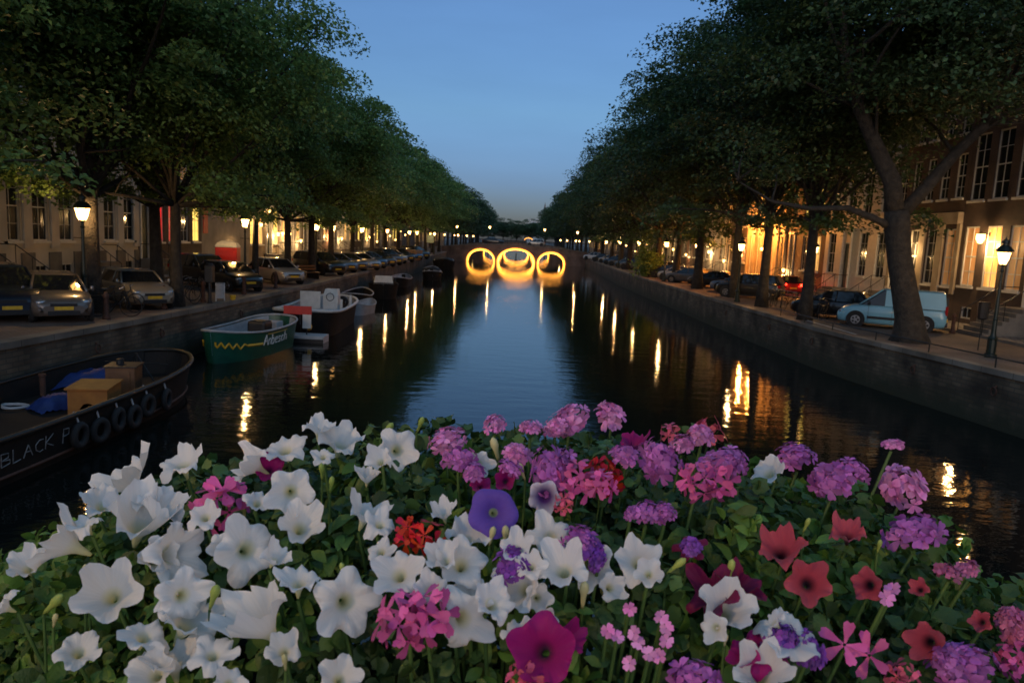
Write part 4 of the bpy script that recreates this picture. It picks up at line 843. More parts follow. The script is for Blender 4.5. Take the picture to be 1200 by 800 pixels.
for i in range(5): bikeat(1000+i*26, 349+i*2, .3+i*.9, f'bicycle leaning by the house fronts on the right pavement, {wn[i]} from the left', 'bicycles on the right pavement')
p = on(362, 327, ZS); t = thing('bench', 'dark slatted bench under the elm on the left quay', 'bench', (p.x, p.y, ZS), R(60)); q = MB()
for k in range(4): q.box(-.85, .85, -.22+k*.12, -.13+k*.12, .43, .46)
q.build('seat', X['wood_br'], t); q = MB(); q.box(-.85, .85, .24, .27, .6, .72); q.box(-.85, .85, .27, .3, .78, .9); q.build('backrest', X['wood_br'], t)
for s in (-.7, .7): q = MB(); q.box(s-.03, s+.03, -.2, .25, 0, .427); q.box(s-.02, s+.02, .3, .33, .3, .9); q.build('leg', X['iron'], t)
p = on(246, 356, ZS); t = thing('parking_meter', 'dark parking meter post before the black hatchback', 'parking meter', (p.x, p.y, ZS)); q = MB(); q.lathe([(.12, 0), (.12, .05), (.075, .08), (.075, .9)], n=12); q.build('post', X['black'], t)
q = MB(); q.box(-.17, .17, -.13, .13, .9, 1.6); q.lathe([(.17, 1.6), (.12, 1.7), (.02, 1.73)], n=12, sy=.75); q.build('head', X['black'], t, bevel=.02)
p = on(258, 353, ZS); t = thing('notice_stand', 'small pale framed notice stand beside the parking meter', 'notice stand', (p.x, p.y, ZS), R(25)); q = MB(); q.tube([(-.17, 0, 0), (-.17, 0, .8), (.17, 0, .8), (.17, 0, 0)], .025, 5); q.build('frame', X['white'], t); q = MB(); q.box(-.145, .145, -.01, .01, .12, .77); q.build('panel', X['lgrey'], t)
p = on(273, 352, ZS); o = MB().lathe([(.10, 0), (.13, .22), (.14, .23), (.12, .24)], n=12).build('bucket', X['yellow']); o.location = (p.x, p.y, ZS); tag(o, 'small yellow bucket on the kerb by the black hatchback', 'bucket')
t = thing('portable_cabin', 'red portable toilet cabin with a white domed roof', 'cabin', (lx(264, 42), 42, ZS), R(10)); q = MB(); q.box(-.58, .58, -.55, .55, 0, 2.05); q.build('wall', X['red'], t, bevel=.04)
q = MB(); q.lathe([(.80, 2.055), (.82, 2.12), (.66, 2.3), (.4, 2.4), (.1, 2.43)], n=4, ph=R(45)); q.build('roof', X['white'], t); q = MB(); q.box(-.4, .4, -.575, -.553, .08, 1.95); q.build('door', X['red'], t, bevel=.01)
q = MB(); t = thing('low_rail', 'low dark iron rail on posts along the right quay edge', 'railing'); yy = [14+1.5*i for i in range(18)]
q.tube([(XR(y)+.33, y, ZS+.34) for y in yy], .025, 6); q.build('rail', X['iron'], t)
for y in yy[::2]: q = MB(); q.tube([(XR(y)+.33, y, ZS), (XR(y)+.33, y, ZS+.36)], .025, 6); q.build('post', X['iron'], t)
t = thing('parking_line', 'thin white painted line at the right quay edge', 'painted line'); bpy.data.objects.remove(t)
q = MB(); q.box(XR(33)+.9, XR(33)+1.0, 31, 38, ZS+.004, ZS+.005); q.build('painted_marking', X['white'])['kind'] = 'structure'
p = on(1188, 388, ZS); t = thing('crate', 'white plastic crate on the pavement behind the right street lamp', 'crate', (p.x, p.y, ZS)); q = MB(); q.box(-.4, .4, -.3, .3, 0, .45); q.build('tub', X['lgrey'], t, bevel=.03); q = MB(); q.box(-.42, .42, -.32, .32, .452, .52); q.build('lid', X['white'], t, bevel=.01)
p = on(1158, 412, ZS); t = thing('litter_bin', 'dark litter bin hung on the right street lamp post', 'bin', (p.x+.05, p.y+.3, ZS)); q = MB(); q.lathe([(.12, 1.15), (.17, 1.2), (.2, 1.75), (.21, 1.8), (.18, 1.81)], (-.25, 0, 0), 10); q.build('basket', X['black'], t); q = MB(); q.tube([(-.25, 0, 1.6), (.05, 0, 1.6)], .02); q.tube([(-.25, 0, 0), (-.25, 0, 1.2)], .02); q.build('bracket', X['iron'], t)
p = on(562, 300, ZS)
t = thing('board_enclosure', 'tan wooden board enclosure on the left quay edge', 'enclosure', (-13.5, 95, ZS), R(-20)); q = MB(); q.box(-1.3, 1.3, -.9, .9, 0, 1.25); q.build('boards', X['tan'], t, bevel=.02)
t = thing('sign_panel', 'grey-green sign panel on a post by the left bridgehead', 'sign', (lx(500, 128), 128, ZS)); q = MB(); q.tube([(0, 0, 0), (0, 0, 3.2)], .06); q.build('post', X['iron'], t); q = MB(); q.box(-.65, .65, -.08, -.062, 1.9, 3.3); q.build('panel', pm('greygreen', (.25, .34, .31)), t)
# small bollards (Amsterdam posts)
bo = None; nb = 0
for sd_, yv in ((-1, [24.5, 28.2, 31.5, 36, 40.5]), (1, [24.2, 27.6, 33.5, 39, 45])):
    for y in yv:
        if bo is None:
            bo = MB().lathe([(.13, 0), (.12, .1), (.08, .14), (.075, .7), (.1, .74), (.09, .82), (.02, .92)], n=10).build('bollard', X['rust'], smooth=True); o = bo
        else: o = bo.copy(); COL.objects.link(o)
        o.location = (XL(y)-.95 if sd_ < 0 else FR-3.1, y, ZS); nb += 1
        tag(o, f'dark brown cast iron bollard, {["first", "second", "third", "fourth", "fifth"][(nb-1) % 5]} along the {"left quay edge" if sd_ < 0 else "right pavement"}', 'bollard', 'cast iron bollards')

k_ = 0
for sd_, f_ in ((-1, XL), (1, XR)):
    for y in (22.5, 26.2, 33.2, 38.5, 46.0):
        mr_ = MB().torus((0, 0, 0), .13, .022, 'x', 16, 6).tube([(0, 0, .13), (sd_*.09, 0, .17)], .03).build('mooring_ring', X['rust'], smooth=True); mr_.location = (f_(y)-sd_*.02, y, 1.15)
        tag(mr_, f'rusty iron mooring ring on the {"left" if sd_ < 0 else "right"} quay wall, {wn[k_ % 5]} from the near end', 'mooring ring', 'mooring rings on the quay walls'); k_ += 1

# ---------------------------------------------------------------- boats
class Hull:
    def __init__(s, L, Bm, sheer, bow=2.2, stern=8, flare=.82, draft=.3, rise=.25):
        s.L, s.B, s.sh, s.bow, s.st, s.fl, s.d, s.rise = L, Bm, sheer, bow, stern, flare, draft, rise
    def hb(s, u):
        e = s.bow if u > .5 else s.st; v = abs(2*u-1); return s.B/2*max(0, 1-v**e)**(.5 if e > 2.5 else .62)
    def zt(s, u): return s.sh+s.rise*abs(2*u-1)**2.5
    def pt(s, u, side, t, off=0):
        b = max(.004, s.hb(u)*(s.fl+(1-s.fl)*t)+off); x = (u-.5)*s.L*(.93+.07*t); return Vector((x, side*b, -s.d+(s.zt(u)+s.d)*t))
    def shell(s, q, n=40, m=7, off=0, t0=0, t1=1):
        us = [(1-math.cos(math.pi*i/n))/2 for i in range(n+1)]
        if off < 0: us = [.02+.96*u for u in us]
        for sd in (1, -1): q.grid([[s.pt(u, sd, t0+(t1-t0)*j/m, off) for j in range(m+1)] for u in us])
    def rimb(s, q, w=.12, n=40, h=.05):
        us = [(1-math.cos(math.pi*i/n))/2 for i in range(n+1)]
        pts = [s.pt(u, 1, 1, .01)+Vector((0, 0, h)) for u in us]+[s.pt(u, -1, 1, .01)+Vector((0, 0, h)) for u in us[::-1]]
        q.tube(pts, w/2, 6)
    def deck(s, q, z, n=30, inset=.05):
        us = [(1-math.cos(math.pi*i/n))/2 for i in range(1, n)]
        P = []
        for u in us:
            b = max(.0, s.hb(u)*.9-inset); x = (u-.5)*s.L*.96; P.append([(x, b, z), (x, 0, z), (x, -b, z)])
        q.grid(P)
def strokes(q, hull, side, u0, z0, lines, hx, hz, r, du=1):
    """pen strokes drawn on the hull side; (0,0)-(n,1) letter space -> hull u and height fraction"""
    for ln in lines:
        pts = []
        for (a, b), (c, d) in zip(ln[:-1], ln[1:]):
            k = max(1, int(math.hypot(c-a, d-b)/.25))
            for j in range(k): pts.append((a+(c-a)*j/k, b+(d-b)*j/k))
        pts.append(ln[-1]); q.tube([hull.pt(u0+du*a*hx, side, z0+b*hz, .012) for a, b in pts], r, 4)
FNT = {'A': [[(0, 0), (.35, 1), (.7, 0)], [(.13, .4), (.57, .4)]], 'B': [[(0, 0), (0, 1), (.5, .9), (.5, .6), (0, .52), (.6, .45), (.6, .08), (0, 0)]], 'L': [[(0, 1), (0, 0), (.55, .05)]], 'C': [[(.6, .9), (.3, 1), (0, .6), (.05, .2), (.35, 0), (.6, .12)]],
    'K': [[(0, 0), (0, 1)], [(.6, 1), (0, .45), (.65, 0)]], 'P': [[(0, -.1), (0, 1), (.5, .95), (.5, .55), (0, .5)]], 'n': [[(0, 0), (0, .6)], [(0, .45), (.2, .62), (.4, .5), (.4, 0)]], 'b': [[(0, 1), (0, 0), (.35, 0), (.42, .3), (.3, .6), (0, .5)]],
    'e': [[(.02, .32), (.42, .36), (.38, .58), (.12, .6), (0, .3), (.12, 0), (.4, .06)]], 's': [[(.38, .55), (.1, .6), (.05, .38), (.35, .26), (.33, .02), (0, .04)]], 'c': [[(.38, .52), (.15, .6), (0, .3), (.15, 0), (.38, .08)]], 'h': [[(0, 0), (0, 1)], [(0, .45), (.2, .6), (.4, .5), (.4, 0)]], 'r': [[(0, 0), (0, .6)], [(0, .4), (.18, .6), (.34, .56)]], ' ': []}
def text_lines(s, gap=.2, jit=0, sd=1):
    x = 0; out = []; rn = random.Random(sd)
    for ch in s:
        g = FNT[ch]; w = max([p[0] for l in g for p in l], default=.4)
        dy = rn.uniform(-jit, jit)
        out += [[(x+a, b+dy+rn.uniform(-jit, jit)*.6) for a, b in l] for l in g]; x += w+gap
    return out, x
# black work barge, bottom left
def barge():
    h = Hull(13.5, 3.5, .9, bow=4.2, stern=4.2, flare=.9, draft=.35, rise=.22)
    t = thing('work_barge', 'black work barge with tyre fenders and an orange hatch box', 'barge', (-11.0, 16.2, 0), R(88))
    q = MB(); h.shell(q, 48, 6); h.shell(q, 48, 5, -.09, .15, 1); h.deck(q, .42); hb = q.build('hull', X['hullblack'], t, smooth=True)
    q = MB(); h.rimb(q, .13, 48, .02); q.build('gunwale', X['iron'], t, smooth=True)
    q = MB(); us = [(1-math.cos(math.pi*i/48))/2 for i in range(49)]
    for sd in (1, -1): q.tube([h.pt(u, sd, .42, .03) for u in us], .035, 5)
    q.build('rubbing_strake', X['rust'], t)
    # hatch box with an arch hole, and cabin
    q = MB(); x0, x1, y0, y1, z0, z1 = -1.6, .9, -1.35, -.35, .45, 1.18
    t2 = t
    pr = [(-.62, z0), (-.62, z1-.06), (.62, z1-.06), (.62, z0), (.25, z0), (.22, z0+.2), (0, z0+.34), (-.22, z0+.2), (-.25, z0)]
    return t, h
BG, BH = barge()
def barge_bits():
    inv = BG.matrix_basis.inverted()
    mw = Matrix.Translation(BG.location) @ Matrix.Rotation(R(88), 4, 'Z')
    def loc(px, py, z): return mw.inverted() @ on(px, py, z)
    # orange box
    a = loc(80, 474, .75); b = loc(118, 474, .75)
    q = MB(); c = (a+b)/2
    bx = thing('hatch_box', 'orange wooden hatch box with an arched opening aboard the barge', 'box', on(99, 478, .6)+Vector((0, .42, -.18)), R(10))
    hw = .44; pr = [(-hw, 0), (-hw, .62), (hw, .62), (hw, 0), (.2, 0), (.18, .16), (.09, .27), (0, .3), (-.09, .27), (-.18, .16), (-.2, 0)]
    n = len(pr); q = MB(); q.add([(x, -.42, z) for x, z in pr]+[(x, -.36, z) for x, z in pr], [tuple(range(n)), tuple(range(n, 2*n))[::-1]]+[(i, n+i, n+(i+1) % n, (i+1) % n) for i in range(n)])
    q.box(-hw, -hw+.05, -.358, .55, 0, .62); q.box(hw-.05, hw, -.358, .55, 0, .62); q.box(-hw+.05, hw-.05, .5, .55, 0, .62); q.build('side_panel', X['wood_or'], bx)
    q = MB(); q.add([(-hw-.05, -.48, .625), (hw+.05, -.48, .625), (hw+.05, .6, .66), (-hw-.05, .6, .66), (-hw-.05, -.48, .66), (hw+.05, -.48, .66), (hw+.05, .6, .70), (-hw-.05, .6, .70)], [(0,3,2,1),(4,5,6,7),(0,1,5,4),(1,2,6,5),(2,3,7,6),(3,0,4,7)]); q.build('lid', X['wood_or'], bx)
    q = MB(); q.box(-hw+.06, hw-.06, -.2, .48, .01, .05); q.build('inside', X['black'], bx)
    p = on(138, 455, .75); cb = thing('wheelhouse', 'brown wooden engine cabin standing on the black barge', 'cabin', (p.x, p.y+.3, .44), R(12)); q = MB(); q.box(-.36, .36, -.3, .4, 0, .85); q.build('wall', X['wood_br'], cb, bevel=.02); q = MB(); q.box(-.40, .40, -.34, .44, .852, .89); q.lathe([(.10, .89), (.10, 1.02), (.05, 1.04)], (-.1, .1, 0), 10); q.build('roof', X['black'], cb)
    q = MB(); q.box(-.24, .24, -.322, -.302, .08, .75); q.build('door', X['wood_br'], cb)
    # tarps
    for (px, py, z, sx, sy, lb) in ((66, 470, .6, .55, .35, 'crumpled bright blue tarpaulin left of the orange hatch box'), (100, 436, .7, 1.3, .55, 'dull blue tarpaulin along the far side of the barge')):
        q = MB(); rn = random.Random(int(px)); P = []
        for i in range(17):
            P.append([(sx*(i/8-1), sy*(j/6-1), .32*(1-abs(i/8-1)**3)*(1-abs(j/6-1)**3)+rn.uniform(-.035, .035)) for j in range(13)])
        q.grid(P); o = q.build('tarpaulin', X['tarp_blue'], smooth=True); pp = on(px, py, z); o.location = (pp.x, pp.y, .46); o.rotation_euler = (0, 0, R(60)); tag(o, lb, 'tarpaulin', 'blue tarpaulins on the barge')
    q = MB(); q.lathe([(.07, 0), (.07, .5), (.09, .52), (.09, .58)], n=10); o = q.build('bitt', X['rust']); pp = on(50, 452, .7); o.location = (pp.x, pp.y, .44); tag(o, 'short rusty mooring bitt on the barge deck', 'mooring bitt')
    q = MB(); rn = random.Random(9); pts = [(math.cos(a)*(.3+.05*math.sin(a*3)), math.sin(a)*.22, .03+.012*a/6.28) for a in [k*.5 for k in range(48)]]; q.tube(pts, .02, 5); o = q.build('rope_coil', X['lgrey'], smooth=True); pp = on(16, 466, .7); o.location = (pp.x, pp.y, .44); tag(o, 'coil of pale rope at the barge edge', 'rope')
    q = MB(); w = mw @ Vector((5.4, 0, .45)); q.tube([(0, 0, 0), (0, 0, .9)], .03); q.tube([(-.5, 0, .0), (0, 0, .9), (.5, .1, 0)], .02); q.tube([(-.9, 0, .62), (.9, 0, .62)], .018); o = q.build('towing_frame', X['iron']); o.location = on(160, 432, .9); o.location.z = .45; tag(o, 'dark tubular towing frame at the round end of the barge', 'frame')
    # tyres
    side = -1
    for i, px in enumerate((93, 117, 139, 157, 173, 195)):
        # find u whose near side projects to this column
        best = None
        for k in range(200):
            u = .3+.7*k/200; wpt = mw @ BH.pt(u, side, .62, .12); v = wpt-EYE; x = 600+FPX*v.dot(RV)/v.dot(F)
            if best is None or abs(x-px) < best[0]: best = (abs(x-px), u, wpt)
        u = best[1]; wpt = best[2]; nx = (mw @ BH.pt(min(.999, u+.01), side, .62, .12))-(mw @ BH.pt(u-.01, side, .62, .12)); ang = math.atan2(nx.y, nx.x)
        wpt = wpt+Vector((0, 0, [.03, -.05, .02, -.08, .05, -.03][i])); t = thing('tyre_fender', f'old tyre hung on the barge side, {wn[i]} from the left', 'tyre', wpt, ang+[.05, -.12, .1, .0, -.08, .12][i], 'tyres hung along the barge')
        q = MB(); q.torus((0, 0, 0), .22, .085, 'y', 24, 8, .9); q.build('tyre', X['rubber'], t, smooth=True)
        q = MB(); q.tube([(0, .0, .2), (0, .06, .42), (.03, .14, .5)], .022, 5); q.build('rope', X['lgrey'], t)
    # graffiti
    ln, w = text_lines('BLACK P', .22, .10, 3); q = MB()
    def proj(u, f):
        v = (mw @ BH.pt(u, side, f, .02))-EYE; return 600+FPX*v.dot(RV)/v.dot(F)
    us = sorted((abs(proj(.2+.7*k/300, .8)-2), .2+.7*k/300) for k in range(300)); u0 = us[0][1]
    us = sorted((abs(proj(.2+.7*k/300, .8)-84), .2+.7*k/300) for k in range(300)); u1 = us[0][1]
    strokes(q, BH, side, u0, .60, ln, (u1-u0)/w, .21, .011, 1); q.build('graffiti', X['chalk'], BG)
barge_bits()
# green launch
def green_boat():
    h = Hull(6.2, 2.35, .98, bow=2.2, stern=6, flare=.86, draft=.25, rise=.22)
    a = on(241, 423, 0); dirv = Vector((-.10, -1, 0)).normalized(); ctr = Vector((-11.0, 26.9, 0))-dirv*3.0
    ang = math.atan2(dirv.y, dirv.x)
    t = thing('green_launch', 'dark green open launch with a yellow squiggle and white lettering', 'boat', ctr, ang)
    q = MB(); h.shell(q, 44, 8); q.build('hull', X['hullgreen'], t, smooth=True)
    q = MB(); h.shell(q, 44, 5, -.06, .25, 1); h.deck(q, .3); q.build('inner_hull', X['hullgrey'], t, smooth=True)
    q = MB(); h.rimb(q, .09, 44); q.build('gunwale', X['lgrey'], t, smooth=True)
    for x in (-1.6, .1, 1.5): q = MB(); b = h.hb(x/6.2+.5)*.92; q.box(x-.16, x+.16, -b, b, .55, .6); q.build('thwart', X['lgrey'], t)
    q = MB(); q.box(-1.3, -.5, -.35, .45, .55, 1.22); q.build('console', X['black'], t, bevel=.12); q = MB(); q.box(-2.6, -1.9, -.3, .35, .6, 1.05); q.build('locker', X['lgrey'], t, bevel=.04)
    q = MB(); side = 1      # flank facing the canal (+x in the world)
    zig = [(.0, .3)]+[(.35+.45*k, (.75 if k % 2 == 0 else .1)-.03*k) for k in range(9)]+[(4.4, .25), (4.6, .3)]
    mwb = Matrix.Translation(ctr) @ Matrix.Rotation(ang, 4, 'Z')
    tab = []
    for k in range(400):
        u = .3+.695*k/400; v = (mwb @ h.pt(u, side, .65))-EYE; tab.append((600+FPX*v.dot(RV)/v.dot(F), u))
    tab.sort(); tx_, tu_ = [a for a, b in tab], [b for a, b in tab]
    U_ = lambda px: float(np.interp(px, tx_, tu_))
    W_ = (lambda a: U_(246+a/6.1*62))
    def P_(a, b): return h.pt(W_(a), side, .58+b*.22, .012)
    pts = []
    for (a, b), (c, d) in zip(zig[:-1], zig[1:]):
        for j in range(4): pts.append(P_(a+(c-a)*j/4, b+(d-b)*j/4))
    q.tube(pts, .035, 5)
    q.grid([[P_(4.4+1.7*k/8, .12), P_(4.4+1.7*k/8, .5)] for k in range(9)]); q.tube([P_(4.4+1.7*k/8, .3) for k in range(9)], .045, 4)
    # the mark continues round the stem onto the other flank
    pts = [h.pt(.93-.03*k, -1, .58+(.75 if k % 2 == 0 else .1)*.22, .012) for k in range(5)]; q.tube(pts, .035, 5)
    q.build('squiggle', X['yellow'], t)
    ln, w = text_lines('Anbesch', .16); q = MB(); hz = .26
    for l in ln:
        pp = []
        for (a, b), (c, d) in zip(l[:-1], l[1:]):
            for j in range(3): pp.append((a+(c-a)*j/3, b+(d-b)*j/3))
        pp.append(l[-1]); q.tube([h.pt(U_(309+a/w*27), side, .58+b*hz*1.25, .014) for a, b in pp], .022, 4)
    q.build('lettering', X['white'], t)
    q = MB(); q.tube([h.pt(U_(313+22*k/10), side, .93, .014) for k in range(11)], .014, 4); q.build('yellow_line', X['yellow'], t)
green_boat()
def white_barge():
    h = Hull(9.2, 3.1, 1.05, bow=5, stern=9, flare=.88, draft=.3, rise=.2)
    t = thing('work_boat', 'black hulled open work boat with pale deck and steering console', 'boat', (-10.25, 39.2, 0), R(93))
    q = MB(); h.shell(q, 40, 6); q.build('hull', X['hullblack'], t, smooth=True); q = MB(); h.shell(q, 40, 5, -.1, .4, 1); h.deck(q, .6); q.build('deck', X['hullgrey'], t, smooth=True)
    q = MB(); h.rimb(q, .16, 40); q.build('gunwale', X['white'], t, smooth=True)
    q = MB(); q.box(.9, 1.7, -.75, .05, .61, 1.55); q.add([(.9, -.75, 1.552), (1.7, -.75, 1.552), (1.7, .05, 1.552), (.9, .05, 1.552), (1.2, -.7, 1.9), (1.7, -.7, 1.9), (1.7, 0, 1.9), (1.2, 0, 1.9)], [(0,1,5,4),(1,2,6,5),(2,3,7,6),(3,0,4,7),(4,5,6,7)]); cs = q.build('console', X['white'], t, bevel=.03)
    q = MB(); q.torus((.82, -.35, 1.5), .2, .02, 'x', 18, 6); q.build('steering_wheel', X['black'], cs)
    q = MB(); q.box(1.0, 1.1, .2, 1.3, .61, 1.75); q.build('bulkhead', X['white'], t, bevel=.02); q = MB(); q.box(-1.2, -.2, -1.0, .1, .61, .95); q.build('engine_box', X['hullgrey'], t, bevel=.04)
    q = MB(); q.box(-3.2, -2.4, -.1, 1.1, .61, .72); q.build('hatch', X['lgrey'], t, bevel=.02); [MB().tube([(k, -1.15, .6), (k, -1.15, 1.5)], .08).build('post', X['white'], t) for k in (2.6, -.3)]
    q = MB(); q.torus((3.2, -.6, 1.05), .26, .08, 'x', 18, 8); q.build('life_ring', X['black'], t)
white_barge()
t = thing('notice_board', 'red and white board standing between the launch and work boat', 'board', (-9.75, 33.4, 0), R(5)); q = MB(); q.box(-.62, .62, -.03, .03, 1.25, 1.62); q.build('red_panel', X['red'], t); q = MB(); q.box(.22, .60, -.02, .02, .62, 1.247); q.build('white_panel', X['white'], t); [MB().tube([(k, .05, -.5), (k, .05, 1.5)], .03).build('post', X['iron'], t) for k in (-.5, .4)]
t = thing('landing_stage', 'low grey floating landing stage between the two boats', 'pontoon', (-9.7, 33.6, 0)); q = MB(); q.box(-1.2, 1.2, -.5, .5, -.15, .32); q.build('float', X['lgrey'], t, bevel=.03); q = MB(); q.box(-1.2, 1.2, -.515, -.503, -.05, .18); q.build('dark_slot', X['black'], t)
o = MB().lathe([(.02, -.17), (.12, -.12), (.16, 0), (.12, .12), (.03, .17)], n=14).build('buoy', X['yellow'], smooth=True); o.location = on(362, 383, .55); tag(o, 'round yellow buoy beside the black work boat', 'buoy')
def small_boat(name, label, x, y, ang, L, Bm, sh, hullm, deckm, extra=None):
    h = Hull(L, Bm, sh, bow=2.4, stern=7, flare=.86, draft=.2); t = thing(name, label, 'boat', (x, y, 0), ang); q = MB(); h.shell(q, 24, 5); q.build('hull', hullm, t, smooth=True)
    q = MB(); h.shell(q, 24, 4, -.06, .3, 1); h.deck(q, sh*.45); q.build('deck', deckm, t, smooth=True); q = MB(); h.rimb(q, .08, 24); q.build('gunwale', deckm if extra != 'open' else X['lgrey'], t, smooth=True)
    if extra == 'cabin':
        q = MB(); q.add([(-1.6, -.8, sh), (1.9, -.55, sh), (1.9, .55, sh), (-1.6, .8, sh), (-1.4, -.65, sh+.75), (1.0, -.45, sh+.62), (1.0, .45, sh+.62), (-1.4, .65, sh+.75)], [(0,1,5,4),(1,2,6,5),(2,3,7,6),(3,0,4,7),(4,5,6,7)]); c = q.build('cabin', X['white'], t, bevel=.04)
        q = MB(); [q.box(a, a+.6, s*.80-.03 if s < 0 else .62, s*.62 if s < 0 else .83, sh+.28, sh+.5) for a in (-1.2, -.3, .5) for s in (-1, 1)]; q.build('window', X['black'], c)
    if extra == 'cover':
        q = MB(); q.grid([[(-L*.42+L*.8*i/12, Bm*.5*math.cos(math.pi*j/8)*(1-.3*abs(i/6-1)**3), sh+.5*math.sin(math.pi*j/8)+.1*math.sin(i*1.6)) for j in range(9)] for i in range(13)]); q.build('cover', hullm, t, smooth=True)
        q = MB(); q.tube([(-L*.42+L*.8*i/12, Bm*.42, sh+.18+.1*math.sin(i*1.6)) for i in range(13)], .05); q.tube([(-L*.42+L*.8*i/12, -Bm*.42, sh+.2+.1*math.sin(i*1.6)) for i in range(13)], .05); q.build('cover_hem', X['white'], t)
    if extra == 'outboard':
        q = MB(); q.box(-L/2-.35, -L/2+.02, -.2, .2, sh-.1, sh+.55); q.build('outboard_motor', X['black'], t, bevel=.06)
    return t
small_boat('dinghy', 'small grey dinghy tied beyond the black work boat', -9.6, 46.5, R(80), 3.4, 1.5, .5, X['hullgrey'], X['lgrey'], 'outboard')
small_boat('tender', 'low dark tender before the white cabin boat', -11.0, 52.0, R(95), 6.0, 2.1, .7, X['hullblack'], X['hullblack'], 'open')
small_boat('cabin_boat', 'small boat with dark hull and white cabin top', -10.6, 60.0, R(100), 6.2, 2.3, .95, X['hullblack'], X['hullblack'], 'cabin')
small_boat('open_boat', 'dark open boat tied by the tan boards', -11.3, 73.0, R(92), 6.5, 2.2, .7, X['hullblack'], X['hullgrey'], 'open')
small_boat('covered_boat', 'boat with a cover edged in white, left of the bridge', -9.6, 86.0, R(98), 5.5, 2.2, .8, X['hullblack'], X['lgrey'], 'cover')
small_boat('canal_barge', 'dark covered barge moored short of the left bridge arch', -11.3, 117, R(96), 11, 3.4, 1.1, X['hullblack'], X['hullblack'], 'cover')
small_boat('skiff', 'small dark skiff between the covered boat and the barge', -11.2, 99, R(92), 5, 1.9, .6, X['hullblack'], X['hullgrey'], 'open')

# ---------------------------------------------------------------- the near bridge the flowers hang on
BZ = 3.45
t = thing('near_bridge', 'stone and brick bridge under the flower box, bottom of view', 'bridge', (0, 0, 0)); q = MB(); q.box(-18, 18, -8.6, .3, BZ-.5, BZ-.02); q.build('deck', X['paving'], t)
q = MB(); q.box(-18, 18, .303, .5, BZ-.75, BZ+.08); q.box(-18, 18, -8.9, -8.603, BZ-.75, BZ+.08); q.build('edge_stone', X['stone'], t)
q = MB()
for x in (-9.5, -3.2, 3.2, 9.5): q.box(x-.5, x+.5, -8.3, .1, -1, BZ-.51)
q.build('pier', X['quaybrick'], t)
q = MB(); q.tube([(-18, .4, BZ+1.02), (18, .4, BZ+1.02)], .03); q.tube([(-18, .4, BZ+.2), (18, .4, BZ+.2)], .02)
for k in range(121): q.tube([(-18+.3*k, .4, BZ+.08), (-18+.3*k, .4, BZ+1.0)], .022 if k % 6 == 0 else .009, 5, False)
q.build('railing', X['iron'], t)
lamp(-3.4, -1.0, 'lit street lamp on the near bridge behind the viewer, left', BZ, 420); lamp(4.6, -4.0, 'lit street lamp on the near bridge behind the viewer, right', BZ, 300)

# ---------------------------------------------------------------- flowers
MC = np.array([.03, 1.0, 4.47]); MR = np.array([.80, .42, .335])
pb = thing('flower_box', 'dark green planter box hanging on the bridge railing under the flowers', 'planter', (0, .92, 4.18)); q = MB(); q.box(-.62, .62, -.2, .2, 0, .02); q.box(-.62, -.6, -.2, .2, .02, .26); q.box(.6, .62, -.2, .2, .02, .26); q.box(-.6, .6, -.2, -.18, .02, .26); q.box(-.6, .6, .18, .2, .02, .26); q.build('box', X['greeniron'], pb)
q = MB(); q.box(-.6, .6, -.18, .18, .15, .24); q.build('soil', pm('soil', (.03, .02, .014), scale=30, bump=1), pb)
q = MB(); [q.tube([(x, -.2, .2), (x, -.52, .26), (x, -.55, .2)], .012) for x in (-.4, .4)]; q.build('hook', X['iron'], pb)
def hit(px, py, inf=.03):
    o = np.array(EYE); d = np.array(ray(px, py)); d /= np.linalg.norm(d); Rr = MR+inf; a = (o-MC)/Rr; b = d/Rr
    A_, B_, C_ = b@b, 2*a@b, a@a-1; disc = B_*B_-4*A_*C_
    tt = (-B_-math.sqrt(disc))/(2*A_) if disc > 0 else -B_/(2*A_)
    p = o+d*tt; nrm = (p-MC)/Rr**2; nrm /= np.linalg.norm(nrm); return p, nrm, tt
def petunia_mesh(seed, mat, point_=.1, ruff=1, cup=0.0, name='flower'):
    rn = random.Random(seed); ph = rn.uniform(0, 6.28); ph2 = rn.uniform(0, 6.28); nA = 45; P = []
    lob = [rn.uniform(.86, 1.08) for _ in range(5)]; bend = [rn.uniform(-.5, .5)*(.25 if ruff < .5 else 1) for _ in range(5)]
    prof = [(.05, -.9), (.10, -.72), (.14, -.5), (.20, -.36), (.30, -.22), (.44, -.10), (.6, -.02), (.78, .03), (.92, .02), (1.0, -.04)]
    for k, (rr, zz) in enumerate(prof):
        row = []
        for i in range(nA+1):
            a = 2*math.pi*(i % nA)/nA; s = (a+ph)/(2*math.pi/5); l = int(s) % 5; f = s-int(s)
            c = math.cos(5*(a+ph)-math.pi)     # +1 in lobe middle
            w = max(0, rr-.3)/.7
            R_ = rr*(1+w*(point_*c-.02)*(1.2 if c > 0 else 1.5))*(1+(lob[l]-1)*w*math.sin(math.pi*f))
            z = zz+w*w*(w*.5+.5)*(bend[l]*math.sin(math.pi*f)+ruff*.075*math.sin(9*a+ph2)+ruff*.06*math.sin(16*a+ph))+cup*w*rr-.07*w*(1-c)*.5+.075*min(1, ruff)*w*math.sin(3*a+ph2*2)*math.cos(4*rr+ph)+.04*min(1, ruff)*w*math.sin(7*a+5*rr+ph)
            row.append((R_*math.cos(a), R_*math.sin(a), z))
        P.append(row)
    q = MB(); q.grid(P); me = bpy.data.meshes.new(name); me.from_pydata(q.v, [], q.f); me.materials.append(mat); me.polygons.foreach_set('use_smooth', [True]*len(q.f)); me.update(); return me
